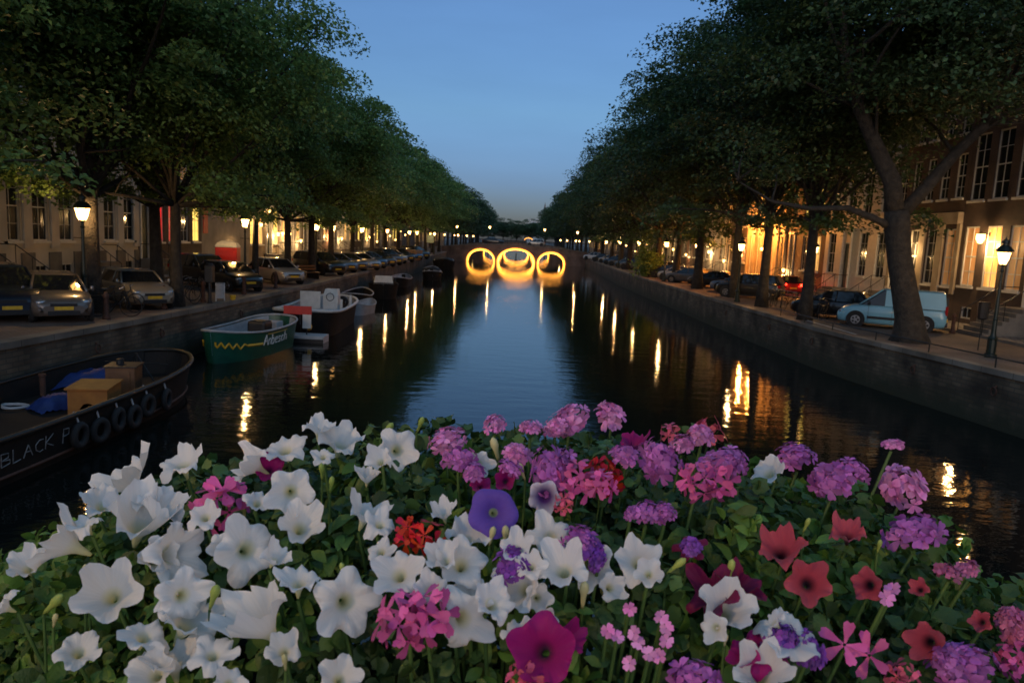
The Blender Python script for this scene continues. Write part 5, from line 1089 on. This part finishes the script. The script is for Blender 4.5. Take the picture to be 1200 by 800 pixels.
def floret_geo(q, c, rot, r, petals=5, width=.36, seed=0, notch=.2, narrow=True):
    rn = random.Random(seed)
    for k in range(petals):
        a = 2*math.pi*k/petals+rn.uniform(-.12, .12); ln = r*rn.uniform(.85, 1.1); up = rn.uniform(.0, .5) if narrow else rn.uniform(.1, 1.0); P = []
        for j, (t, w) in enumerate([(0.06, .06), (.3, .12 if narrow else .3), (.6, .26 if narrow else .45), (.85, .32 if narrow else .46), (1.0, .16 if narrow else .3)]):
            ww = ln*w*width*2.2; zz = up*ln*(t*.8-t*t*.55)
            row = [Vector((t*ln, -ww/2, zz+.03*ln)), Vector(((t-(notch if j == 4 else 0)*.3)*ln, 0, zz)), Vector((t*ln, ww/2, zz+.03*ln))]
            row = [Matrix.Rotation(a, 3, 'Z') @ v for v in row]; P.append([tuple(rot @ v + c) for v in row])
        q.grid(P)
def cluster_mesh(seed, mat, n=7, R_=.6, fr=.45, dome=.6, width=.36, narrow=True, name='flower', petals=5, stem=True):
    """unit-size head of florets over a dome, facing +z"""
    rn = random.Random(seed); q = MB()
    for i in range(n):
        ga = i*2.39996; t = math.sqrt((i+.5)/n); th = t*dome*1.5708*1.2; d = Vector((math.sin(th)*math.cos(ga), math.sin(th)*math.sin(ga), math.cos(th)))
        d = (d+Vector((rn.uniform(-.3, .3), rn.uniform(-.3, .3), rn.uniform(-.2, .2)))).normalized(); jz = rn.uniform(.66, 1.22); c = Vector((d.x*R_*jz, d.y*R_*jz, d.z*R_*.7*jz-.30))
        rot = d.to_track_quat('Z', 'Y').to_matrix() @ Matrix.Rotation(rn.uniform(0, 6), 3, 'Z')
        q.mi = 0; floret_geo(q, c, rot, fr*rn.uniform(.85, 1.1), petals, width, seed*31+i, narrow=narrow)
        if stem: q.mi = 1; q.tube([c-d*.02, c*.5+Vector((0, 0, -.45)), Vector((0, 0, -1.1))], .022, 4, False)
    me = bpy.data.meshes.new(name); me.from_pydata(q.v, [], q.f); me.materials.append(mat); me.materials.append(FM['stem']); me.polygons.foreach_set('material_index', q.m); me.polygons.foreach_set('use_smooth', [True]*len(q.f)); me.update(); return me
FM = {}
FM['stem'] = leafmat('plant_stem', (.10, .16, .04), (.06, .11, .03), 20, .1)
FM['leafy'] = leafmat('petunia_leaf', (.13, .235, .035), (.04, .095, .02), 9, .25, .5)
FM['leafd'] = leafmat('geranium_leaf', (.08, .15, .035), (.032, .075, .022), 9, .2, .5)
for _k in ('leafy', 'leafd'):
    _n = FM[_k].node_tree; _b = _n.nodes['Principled BSDF']; _x = _n.nodes.new('ShaderNodeTexNoise'); _x.inputs['Scale'].default_value = 260; _x.inputs['Detail'].default_value = 3; _p = _n.nodes.new('ShaderNodeBump'); _p.inputs['Strength'].default_value = .55; _p.inputs['Distance'].default_value = .002
    _g = _n.nodes.new('ShaderNodeNewGeometry'); _n.links.new(_g.outputs['Position'], _x.inputs[0]); _n.links.new(_x.outputs[0], _p.inputs['Height']); _n.links.new(_p.outputs[0], _b.inputs['Normal'])
FM['bud'] = leafmat('bud', (.45, .5, .12), (.3, .38, .08), 9, .2)
FM['cream'] = leafmat('cream_bud', (.7, .62, .35), (.55, .5, .25), 9, .25)
FM['white'] = petalmat('white_petal', (.80, .79, .76), (.84, .84, .83), (.62, .60, .25), .05, .36)
FM['purple'] = petalmat('violet_petal', (.14, .07, .42), (.17, .09, .50), (.45, .5, .25), .15, .20)
FM['magenta'] = petalmat('magenta_petal', (.38, .008, .16), (.42, .01, .19), (.08, .0, .05), .10, .35)
FM['maroon'] = petalmat('maroon_petal', (.17, .006, .05), (.2, .008, .07), (.05, .0, .02), .1, .3)
FM['coral'] = petalmat('coral_petal', (.52, .065, .10), (.60, .10, .14), (.03, .0, .01), .14, .45)
FM['bicol'] = petalmat('white_dark_eye_petal', (.10, .03, .2), (.75, .72, .8), (.05, .01, .1), .1, .35)
def fl(n, c, c2): FM[n] = leafmat(n, c, c2, 60, .25, .5)
fl('pink', (.68, .13, .36), (.58, .08, .27)); fl('salmon', (.70, .12, .20), (.6, .09, .14)); fl('red', (.62, .02, .015), (.5, .012, .01)); fl('lilac', (.56, .17, .50), (.40, .09, .38)); fl('mauve', (.66, .17, .46), (.74, .30, .58)); fl('violetv', (.20, .04, .34), (.28, .08, .42)); fl('rose', (.62, .18, .34), (.5, .12, .26))
# plants: where each is rooted and what it carries
plants = {}
def plant(key, label, cx):
    p, n, _ = hit(cx[0], cx[1], -.02); o = thing('flowering_plant', label, 'flowering plant', (float(MC[0])*0+p[0], max(.8, min(1.08, p[1])), 4.42), 0, 'flowering plants in the bridge box'); plants[key] = (o, cx); return o
plant('wl', 'white petunia at the left end of the flower box', (150, 660)); plant('wm', 'white petunia left of the middle with the most open blooms', (370, 620)); plant('wc', 'white petunia in the middle below the violet bloom', (600, 690)); plant('wr', 'white petunia with sparse blooms at lower right among magenta', (880, 730))
plant('pl', 'bright pink ivy geranium between the left white petunias', (262, 590)); plant('pc', 'pink ivy geranium cluster at lower centre over white petunia', (487, 730)); plant('pm', 'pink ivy geranium high in the centre right of the violet bloom', (690, 570)); plant('pr', 'pink ivy geranium at right of centre near the water edge', (825, 560)); plant('pb', 'pink star flowered geranium at bottom right', (1005, 765))
plant('rl', 'scarlet ivy geranium left of the violet petunia', (487, 626)); plant('rm', 'red ivy geranium half hidden behind the central pink one', (712, 552)); plant('vp', 'violet petunia with one round open bloom and pale eye', (579, 600)); plant('mg', 'magenta petunia at the bottom centre', (640, 765)); plant('ma', 'maroon and magenta petunia at lower right of centre', (865, 715))
plant('l1', 'mauve verbena standing tall against the water at centre', (600, 515)); plant('l2', 'mauve verbena with the highest flower heads right of centre', (700, 500)); plant('l3', 'lilac verbena in a broad band right of centre', (790, 545)); plant('l4', 'lilac verbena at the right end of the box', (1010, 560)); plant('l5', 'small flowered lilac verbena below the white blooms', (750, 745)); plant('l6', 'purple verbena in the middle beside the white blooms', (645, 645)); plant('l7', 'lilac verbena in the bottom right corner', (1130, 770)); plant('co', 'coral petunia on the right side of the box', (960, 660)); plant('bi', 'petunia with white bloom and dark violet eye at centre', (638, 585))
meshes = {}
def fmesh(kind, v):
    k = (kind, v)
    if k not in meshes:
        nm = 'flower'
        if kind in ('white', 'purple', 'magenta', 'maroon', 'coral', 'bicol'):
            meshes[k] = petunia_mesh(v*7+hash_(kind), FM[kind], {'white': .12, 'purple': .04, 'magenta': .09, 'maroon': .22, 'coral': .12, 'bicol': .08}[kind], {'white': 1.5, 'purple': .4, 'coral': 1.9, 'magenta': 1.5}.get(kind, 1.2), {'coral': .45, 'purple': 0}.get(kind, [.0, .3, .55, .15, .85, .4, -.1, .25, .65][v % 9]), nm)
        elif kind in ('pink', 'salmon', 'red'): meshes[k] = cluster_mesh(v+hash_(kind), FM[kind], [6, 8, 5][v % 3], .56, .62, .7, .72, True, nm)
        elif kind == 'star': meshes[k] = cluster_mesh(v+5, FM['pink'], 1, .1, 1.0, .1, .66, True, nm)
        elif kind == 'redstar': meshes[k] = cluster_mesh(v+9, FM['salmon'], 1, .1, 1.0, .1, .66, True, nm)
        elif kind == 'tiny': meshes[k] = cluster_mesh(v+6, FM['mauve'], 1, .1, 1.0, .1, .8, False, nm)
        else: meshes[k] = cluster_mesh(v+hash_(kind), FM[kind], [20, 15, 17][v % 3], [.74, .70, .76][v % 3], [.42, .52, .46][v % 3], [.62, .5, .72][v % 3], .62, False, nm)
    return meshes[k]
def hash_(s): return sum(ord(c)*(i+3) for i, c in enumerate(s)) % 97
stemq = {k: MB() for k in plants}; cnt = [0]; BL = []
def bloom(pk, kind, px, py, size, fx=0, fy=30, roll=None, inf=.035, v=None):
    """fx: degrees turned right as seen, fy: degrees turned up from facing the viewer"""
    p, nrm, tt = hit(px, py, inf); cnt[0] += 1; i = cnt[0]; v = v if v is not None else i % 9
    o = bpy.data.objects.new('flower', fmesh(kind, v)); COL.objects.link(o); root = plants[pk][0]
    tov = (EYE-Vector(p)).normalized(); rt = Vector((1, 0, 0)); up = rt.cross(-tov).normalized()
    jr = random.Random(i*17); a, b = R(fx+(jr.uniform(-14, 14) if kind == 'white' else jr.uniform(-6, 6))), R(fy+(jr.uniform(-12, 16) if kind == 'white' else 0)); d = (tov*math.cos(a)*math.cos(b)+RV*math.sin(a)*math.cos(b)+up*math.sin(b)).normalized()
    rr = size/2*tt/FPX*{'white': .82, 'coral': .82, 'magenta': .84, 'maroon': .9, 'bicol': .9}.get(kind, 1.0)*jr.uniform(.96, 1.04)
    m = Matrix.Translation(Vector(p)) @ (d.to_track_quat('Z', 'Y').to_matrix() @ Matrix.Rotation(roll if roll is not None else i*1.3, 3, 'Z')).to_4x4() @ (Matrix.Diagonal((rr*jr.uniform(.9, 1.22), rr*jr.uniform(.72, 1.0), rr*jr.uniform(.6, .95), 1)) if kind in ('lilac', 'mauve', 'violetv', 'rose') else Matrix.Scale(rr, 4))
    o.parent = root; o.matrix_parent_inverse = Matrix.Translation(root.location).inverted(); o.matrix_basis = m
    BL.append((np.array(p), np.array(d), rr)); base = Vector(p)-d*rr*(1.0); inner = Vector(p)+(Vector(MC)-Vector(p))*.12-Vector((0, 0, .13)); L0 = Vector(root.location)
    MB().tube([base-L0, (base*.6+inner*.4)-Vector((0, 0, .015))-L0, inner-L0], [.0022, .0022, .0026], 5, False).build('stem', FM['stem'], root, smooth=True)
    return o
W_L = [(148,562,78,-50,25),(168,585,40,-20,40),(213,541,60,-25,45),(165,612,88,0,35),(75,636,78,-65,15),(100,612,40,-40,40),(205,648,78,45,20),(130,697,74,-15,10),(215,698,64,5,5),(222,726,88,25,40),(120,590,48,10,40),(240,604,42,-10,40),(182,655,50,30,30),(262,640,40,-10,20),(170,742,56,20,40),(92,762,50,-20,30),(32,664,40,-30,30),(250,764,56,0,40),(203,775,70,-35,40),(180,790,60,-20,20),(2,710,40,-40,0),(188,600,60,20,50)]
W_M = [(296,545,58,-60,10),(290,643,80,5,5),(341,576,68,5,5),(352,617,62,10,25),(333,524,58,-35,35),(374,501,46,0,60),(398,518,62,0,50),(466,527,60,5,0),(445,540,36,-30,10),(429,602,62,25,60),(446,612,46,10,50),(350,680,60,-15,60),(306,730,96,-60,35),(406,706,82,5,0),(467,672,66,0,20),(397,795,55,0,10),(302,588,38,0,30),(322,655,40,20,30),(332,762,46,0,30),(446,645,40,-20,40),(505,690,48,0,20),(430,560,34,10,40),(378,534,30,0,40),(268,800,40,0,20)]
W_C = [(548,628,62,0,40),(540,660,72,10,30),(520,655,50,-20,40),(552,700,60,-10,40),(546,726,78,20,-20),(578,705,60,15,20),(612,690,62,-25,10),(645,626,62,-10,25),(660,665,74,-20,30),(690,662,66,20,10),(748,657,66,5,20),(760,672,40,10,0),(716,688,40,20,10),(590,668,44,-10,30),(622,662,42,10,20),(520,602,38,-10,40),(606,740,40,0,30),(605,642,48,0,30),(630,700,40,0,10),(640,725,30,0,0)]
W_R = [(850,716,74,0,20),(838,735,40,-20,0),(925,742,84,25,40),(900,552,48,-30,40),(892,790,66,0,40),(905,727,40,-60,40),(960,640,1,0,0)]
for pk, L_ in (('wl', W_L), ('wm', W_M), ('wc', W_C), ('wr', W_R[:-1])):
    for i, (x, y, s, a, b) in enumerate(L_): bloom(pk, 'white', x, y, s, a, b, inf=.03+.012*((i*7) % 3))
bloom('pl', 'pink', 262, 586, 80, -5, 15, v=0); bloom('pc', 'pink', 470, 728, 78, -10, 10, v=1, inf=.06); bloom('pc', 'pink', 508, 716, 78, 10, 15, v=2, inf=.065)
bloom('pm', 'pink', 676, 560, 62, 0, 10, v=1, inf=.05); bloom('pm', 'salmon', 660, 590, 34, 0, 0, v=2, inf=.06); bloom('pm', 'pink', 706, 568, 48, 5, 10, v=2, inf=.06)
bloom('pr', 'pink', 815, 562, 60, -5, 5, v=0, inf=.06); bloom('pr', 'pink', 845, 562, 56, 5, 0, v=2, inf=.06); bloom('pr', 'salmon', 828, 503, 52, 0, 50, v=1); bloom('pr', 'salmon', 785, 505, 36, 0, 40, v=2)
bloom('pb', 'star', 990, 755, 46, 0, 10, v=0, inf=.05); bloom('pb', 'star', 1020, 768, 50, 0, 0, v=1, inf=.05); bloom('pb', 'salmon', 1056, 792, 40, 0, 10, v=0); bloom('pb', 'pink', 1192, 770, 44, 0, 10, v=1)
bloom('pc', 'salmon', 615, 795, 50, 0, 10, v=0, inf=.05)
bloom('rl', 'red', 478, 622, 54, -10, 20, v=0, inf=.045); bloom('rl', 'red', 504, 626, 50, 10, 20, v=2, inf=.05); bloom('rm', 'red', 708, 553, 56, 0, 20, v=1, inf=.03)
bloom('vp', 'purple', 579, 600, 60, 0, 2, v=0, inf=.055)
bloom('mg', 'magenta', 637, 762, 88, 0, 5, v=1, inf=.05); bloom('mg', 'magenta', 668, 748, 40, 40, 20, v=2); bloom('mg', 'magenta', 563, 568, 32, 0, 30, v=3); bloom('mg', 'magenta', 592, 563, 30, 0, 10, v=4); bloom('mg', 'magenta', 315, 549, 40, 0, 20, v=1, inf=.02); bloom('mg', 'magenta', 743, 520, 40, 0, 60, v=2, inf=.02)
bloom('ma', 'maroon', 835, 698, 62, -15, 30, v=1, inf=.025); bloom('ma', 'maroon', 862, 690, 56, 20, 30, v=2, inf=.02); bloom('ma', 'magenta', 893, 762, 62, 0, 30, v=0, inf=.04); bloom('ma', 'magenta', 873, 768, 40, -20, 20, v=2); bloom('ma', 'maroon', 808, 640, 38, 0, 40, v=0)
for x, y, s, b in [(915,645,58,40),(993,626,44,50),(947,683,56,10),(1018,685,40,0),(1078,690,24,20),(1088,752,44,0),(1150,728,24,10)]: bloom('co', 'coral', x, y, s, (-20 if x > 1000 else 5), b)
bloom('bi', 'bicol', 638, 582, 44, 0, -10, v=1); bloom('bi', 'white', 562, 543, 36, 20, 0, v=1)
for pk, kd, L_ in [('l1', 'mauve', [(580,495,40,50),(605,530,44,40),(525,513,46,50),(622,499,34,60)]), ('l1', 'lilac', [(538,536,50,40),(556,553,34,30),(598,548,30,30)]), ('l2', 'mauve', [(667,490,52,25),(716,487,46,40),(652,498,30,30)]), ('l2', 'lilac', [(642,553,66,20),(732,532,48,40),(660,540,44,30)]),
        ('l3', 'lilac', [(772,536,60,25),(845,541,52,40),(756,598,42,50),(778,600,34,30),(740,600,24,30),(860,535,40,40)]), ('l3', 'mauve', [(800,518,40,50),(822,507,36,50)]), ('l4', 'lilac', [(933,532,50,50),(975,560,62,30),(1000,548,36,40),(1068,621,58,50)]), ('l4', 'mauve', [(1059,569,54,20),(1045,520,22,40)]), ('l4', 'rose', [(1132,665,32,50),(1110,668,28,50)]),
        ('l6', 'violetv', [(598,662,50,20),(690,640,44,25),(916,745,44,30),(948,760,40,20),(810,640,30,20),(700,655,30,20)]), ('l6', 'lilac', [(683,636,46,25)]), ('l7', 'lilac', [(1130,776,72,35),(1112,770,40,35),(812,790,60,30)]), ('l7', 'rose', [(1182,722,34,30),(1195,735,40,20)])]:
    for i, (x, y, s, b) in enumerate(L_): bloom(pk, kd, x, y, s, 0, b, v=i % 3, inf=.05)
for x, y in [(738,712),(712,738),(723,746),(743,741),(748,752),(775,722),(781,735),(760,765),(773,768),(738,776),(781,750),(1038,700),(1046,690)]: bloom('l5', 'tiny', x, y, 17, 0, 15, v=x % 3, inf=.05)
# buds
budm = {}
for nm, mt in (('bud', FM['bud']), ('cream', FM['cream'])):
    q = MB(); q.lathe([(.06, -1), (.14, -.6), (.17, -.1), (.3, .4), (.26, .8), (.05, 1.05)], n=8); me = bpy.data.meshes.new('bud'); me.from_pydata(q.v, [], q.f); me.materials.append(mt); me.polygons.foreach_set('use_smooth', [True]*len(q.f)); me.update(); budm[nm] = me
def bud(pk, x, y, s, tilt, nm='bud'):
    p, nrm, tt = hit(x, y, .04); root = plants[pk][0]; o = bpy.data.objects.new('bud', budm[nm]); COL.objects.link(o)
    d = (Vector((math.sin(R(tilt)), -.25, math.cos(R(tilt))))).normalized(); rr = s/2*tt/FPX
    o.parent = root; o.matrix_parent_inverse = Matrix.Translation(root.location).inverted(); o.matrix_basis = Matrix.Translation(Vector(p)) @ d.to_track_quat('Z', 'Y').to_matrix().to_4x4() @ Matrix.Scale(rr, 4)
    MB().tube([Vector(p)-d*rr-Vector(root.location), Vector(p)-d*rr-Vector((0, 0, .07))-Vector(root.location)], .0016, 5, False).build('stem', FM['stem'], root, smooth=True)
for a in [('wm',453,505,26,35),('wm',492,498,22,20),('wm',377,553,22,0),('wm',388,568,22,10),('vp',563,592,26,5),('wc',592,628,28,0,'cream'),('wc',527,645,30,30),('wc',576,628,26,10,'cream'),('wc',684,697,36,0,'cream'),('wc',792,663,28,40),('wr',856,668,28,0),('wm',334,776,22,0,'cream'),('l1',581,527,32,-15,'cream'),('l1',612,553,24,-20,'cream'),('wm',250,700,34,20),('wl',62,708,34,45),('wm',402,668,20,-10),('wl',102,672,22,0,'cream'),('wl',98,698,18,0,'cream'),('wl',64,727,18,20,'cream'),('co',1030,640,16,0),('co',945,615,18,10),('wr',850,750,16,0,'cream')]: bud(*a)
for k, q in stemq.items():
    if q.v: q.build('stem', FM['stem'], plants[k][0], smooth=True)
# foliage, shared out to the nearest plant
def leaves():
    r = np.random.default_rng(77); keys = list(plants); LP = {k: [] for k in keys}
    roots = np.array([hit(*plants[k][1], 0.0)[0] for k in keys])
    n = 30000
    U = r.random(n); th = np.arccos(1-U*1.15); th = np.minimum(th, 2.0); ph = r.random(n)*2*math.pi
    D = np.stack([np.sin(th)*np.cos(ph), np.sin(th)*np.sin(ph), np.cos(th)], 1)
    dep = 1-r.random(n)**1.6*.30; bump = 1+.055*np.sin(D[:, 0]*13+1)*np.cos(D[:, 1]*9)+.05*np.sin(D[:, 0]*31+D[:, 1]*17)+.045*np.sin(D[:, 0]*23-D[:, 2]*29+2)
    P = MC+D*MR*(dep*bump)[:, None]
    Nn = D/MR; Nn /= np.linalg.norm(Nn, axis=1, keepdims=True); Nn = Nn+r.normal(size=(n, 3))*.8+np.array([0, -.15, .3]); Nn /= np.linalg.norm(Nn, axis=1, keepdims=True)
    keep = np.ones(n, bool)          # no leaf grows through a bloom
    for bp_, bd_, br_ in BL:
        w_ = P-bp_; keep &= ~((np.linalg.norm(w_, axis=1) < br_*1.12+.004) & (w_@bd_ > -br_*.45))
    P, Nn = P[keep], Nn[keep]
    d2 = ((P[:, None, :]-roots[None])**2).sum(2); who = d2.argmin(1)
    for ki, k in enumerate(keys):
        ids = np.where(who == ki)[0]
        if not len(ids): continue
        org = np.array(plants[k][0].location); V = []; Fc = []; petun = k[0] in 'wvmcb'
        for i in ids:
            Nv = Vector(Nn[i]); T = Vector(r.normal(size=3)); T = (T-Nv*T.dot(Nv)).normalized(); Bv = Nv.cross(T); s = (.0118 if petun else .0105)*(.5+1.0*r.random()); c = Vector(P[i]-org); nb_ = len(V)
            if petun: prof_ = [(-1, .08), (-.55, .42), (0, .55), (.5, .40), (.95, .05)]
            else: prof_ = [(-.6, .2), (-.35, .75), (.1, .62), (.45, .8), (.8, .3)]
            cv = .25+.5*r.random(); tw = r.normal()*.15
            for (t, w) in prof_:
                zc = -cv*t*t*.5; wv = .85+.3*r.random()
                V.append(c+T*(t*s)+Bv*(w*s*wv)+Nv*(s*(zc+.22*w+tw*w))); V.append(c+T*(t*s)+Nv*(s*zc)); V.append(c+T*(t*s)-Bv*(w*s*wv)+Nv*(s*(zc+.22*w-tw*w)))
            for j in range(4):
                a = nb_+3*j; Fc += [(a, a+1, a+4, a+3), (a+1, a+2, a+5, a+4)]
        me = bpy.data.meshes.new('foliage'); me.from_pydata(V, [], Fc); me.materials.append(FM['leafy'] if petun or k in ('l4',) else FM['leafd']); me.polygons.foreach_set('use_smooth', [True]*len(Fc)); me.update()
        o = bpy.data.objects.new('foliage', me); COL.objects.link(o); o.parent = plants[k][0]
leaves()

# street lamps on the right quay stand near the edge, in the gaps between parked cars
_cars = [o for o in sc.objects if o.parent is None and o.get('category') == 'car']
for px, o in [(868, 'lit street lamp among leaves behind the dark parked cars'), (786, 'lit street lamp above the white car on the right bank'), (750, 'lit street lamp left of the quayside bush'), (722, 'lit street lamp above the far right parked cars'), (704, 'lit street lamp short of the right bridgehead')]:
    o = next(q for q in sc.objects if q.get('label') == o); y = 870*14.5/(px-600)
    for dy in (0, .8, -.8, 1.6, -1.6, 2.4, -2.4, 3.2):
        p = Vector((XR(y+dy)+.95, y+dy, ZS))
        if all((Vector(c.location[:2])-p.xy).length > 2.35 for c in _cars): break
    o.location = p
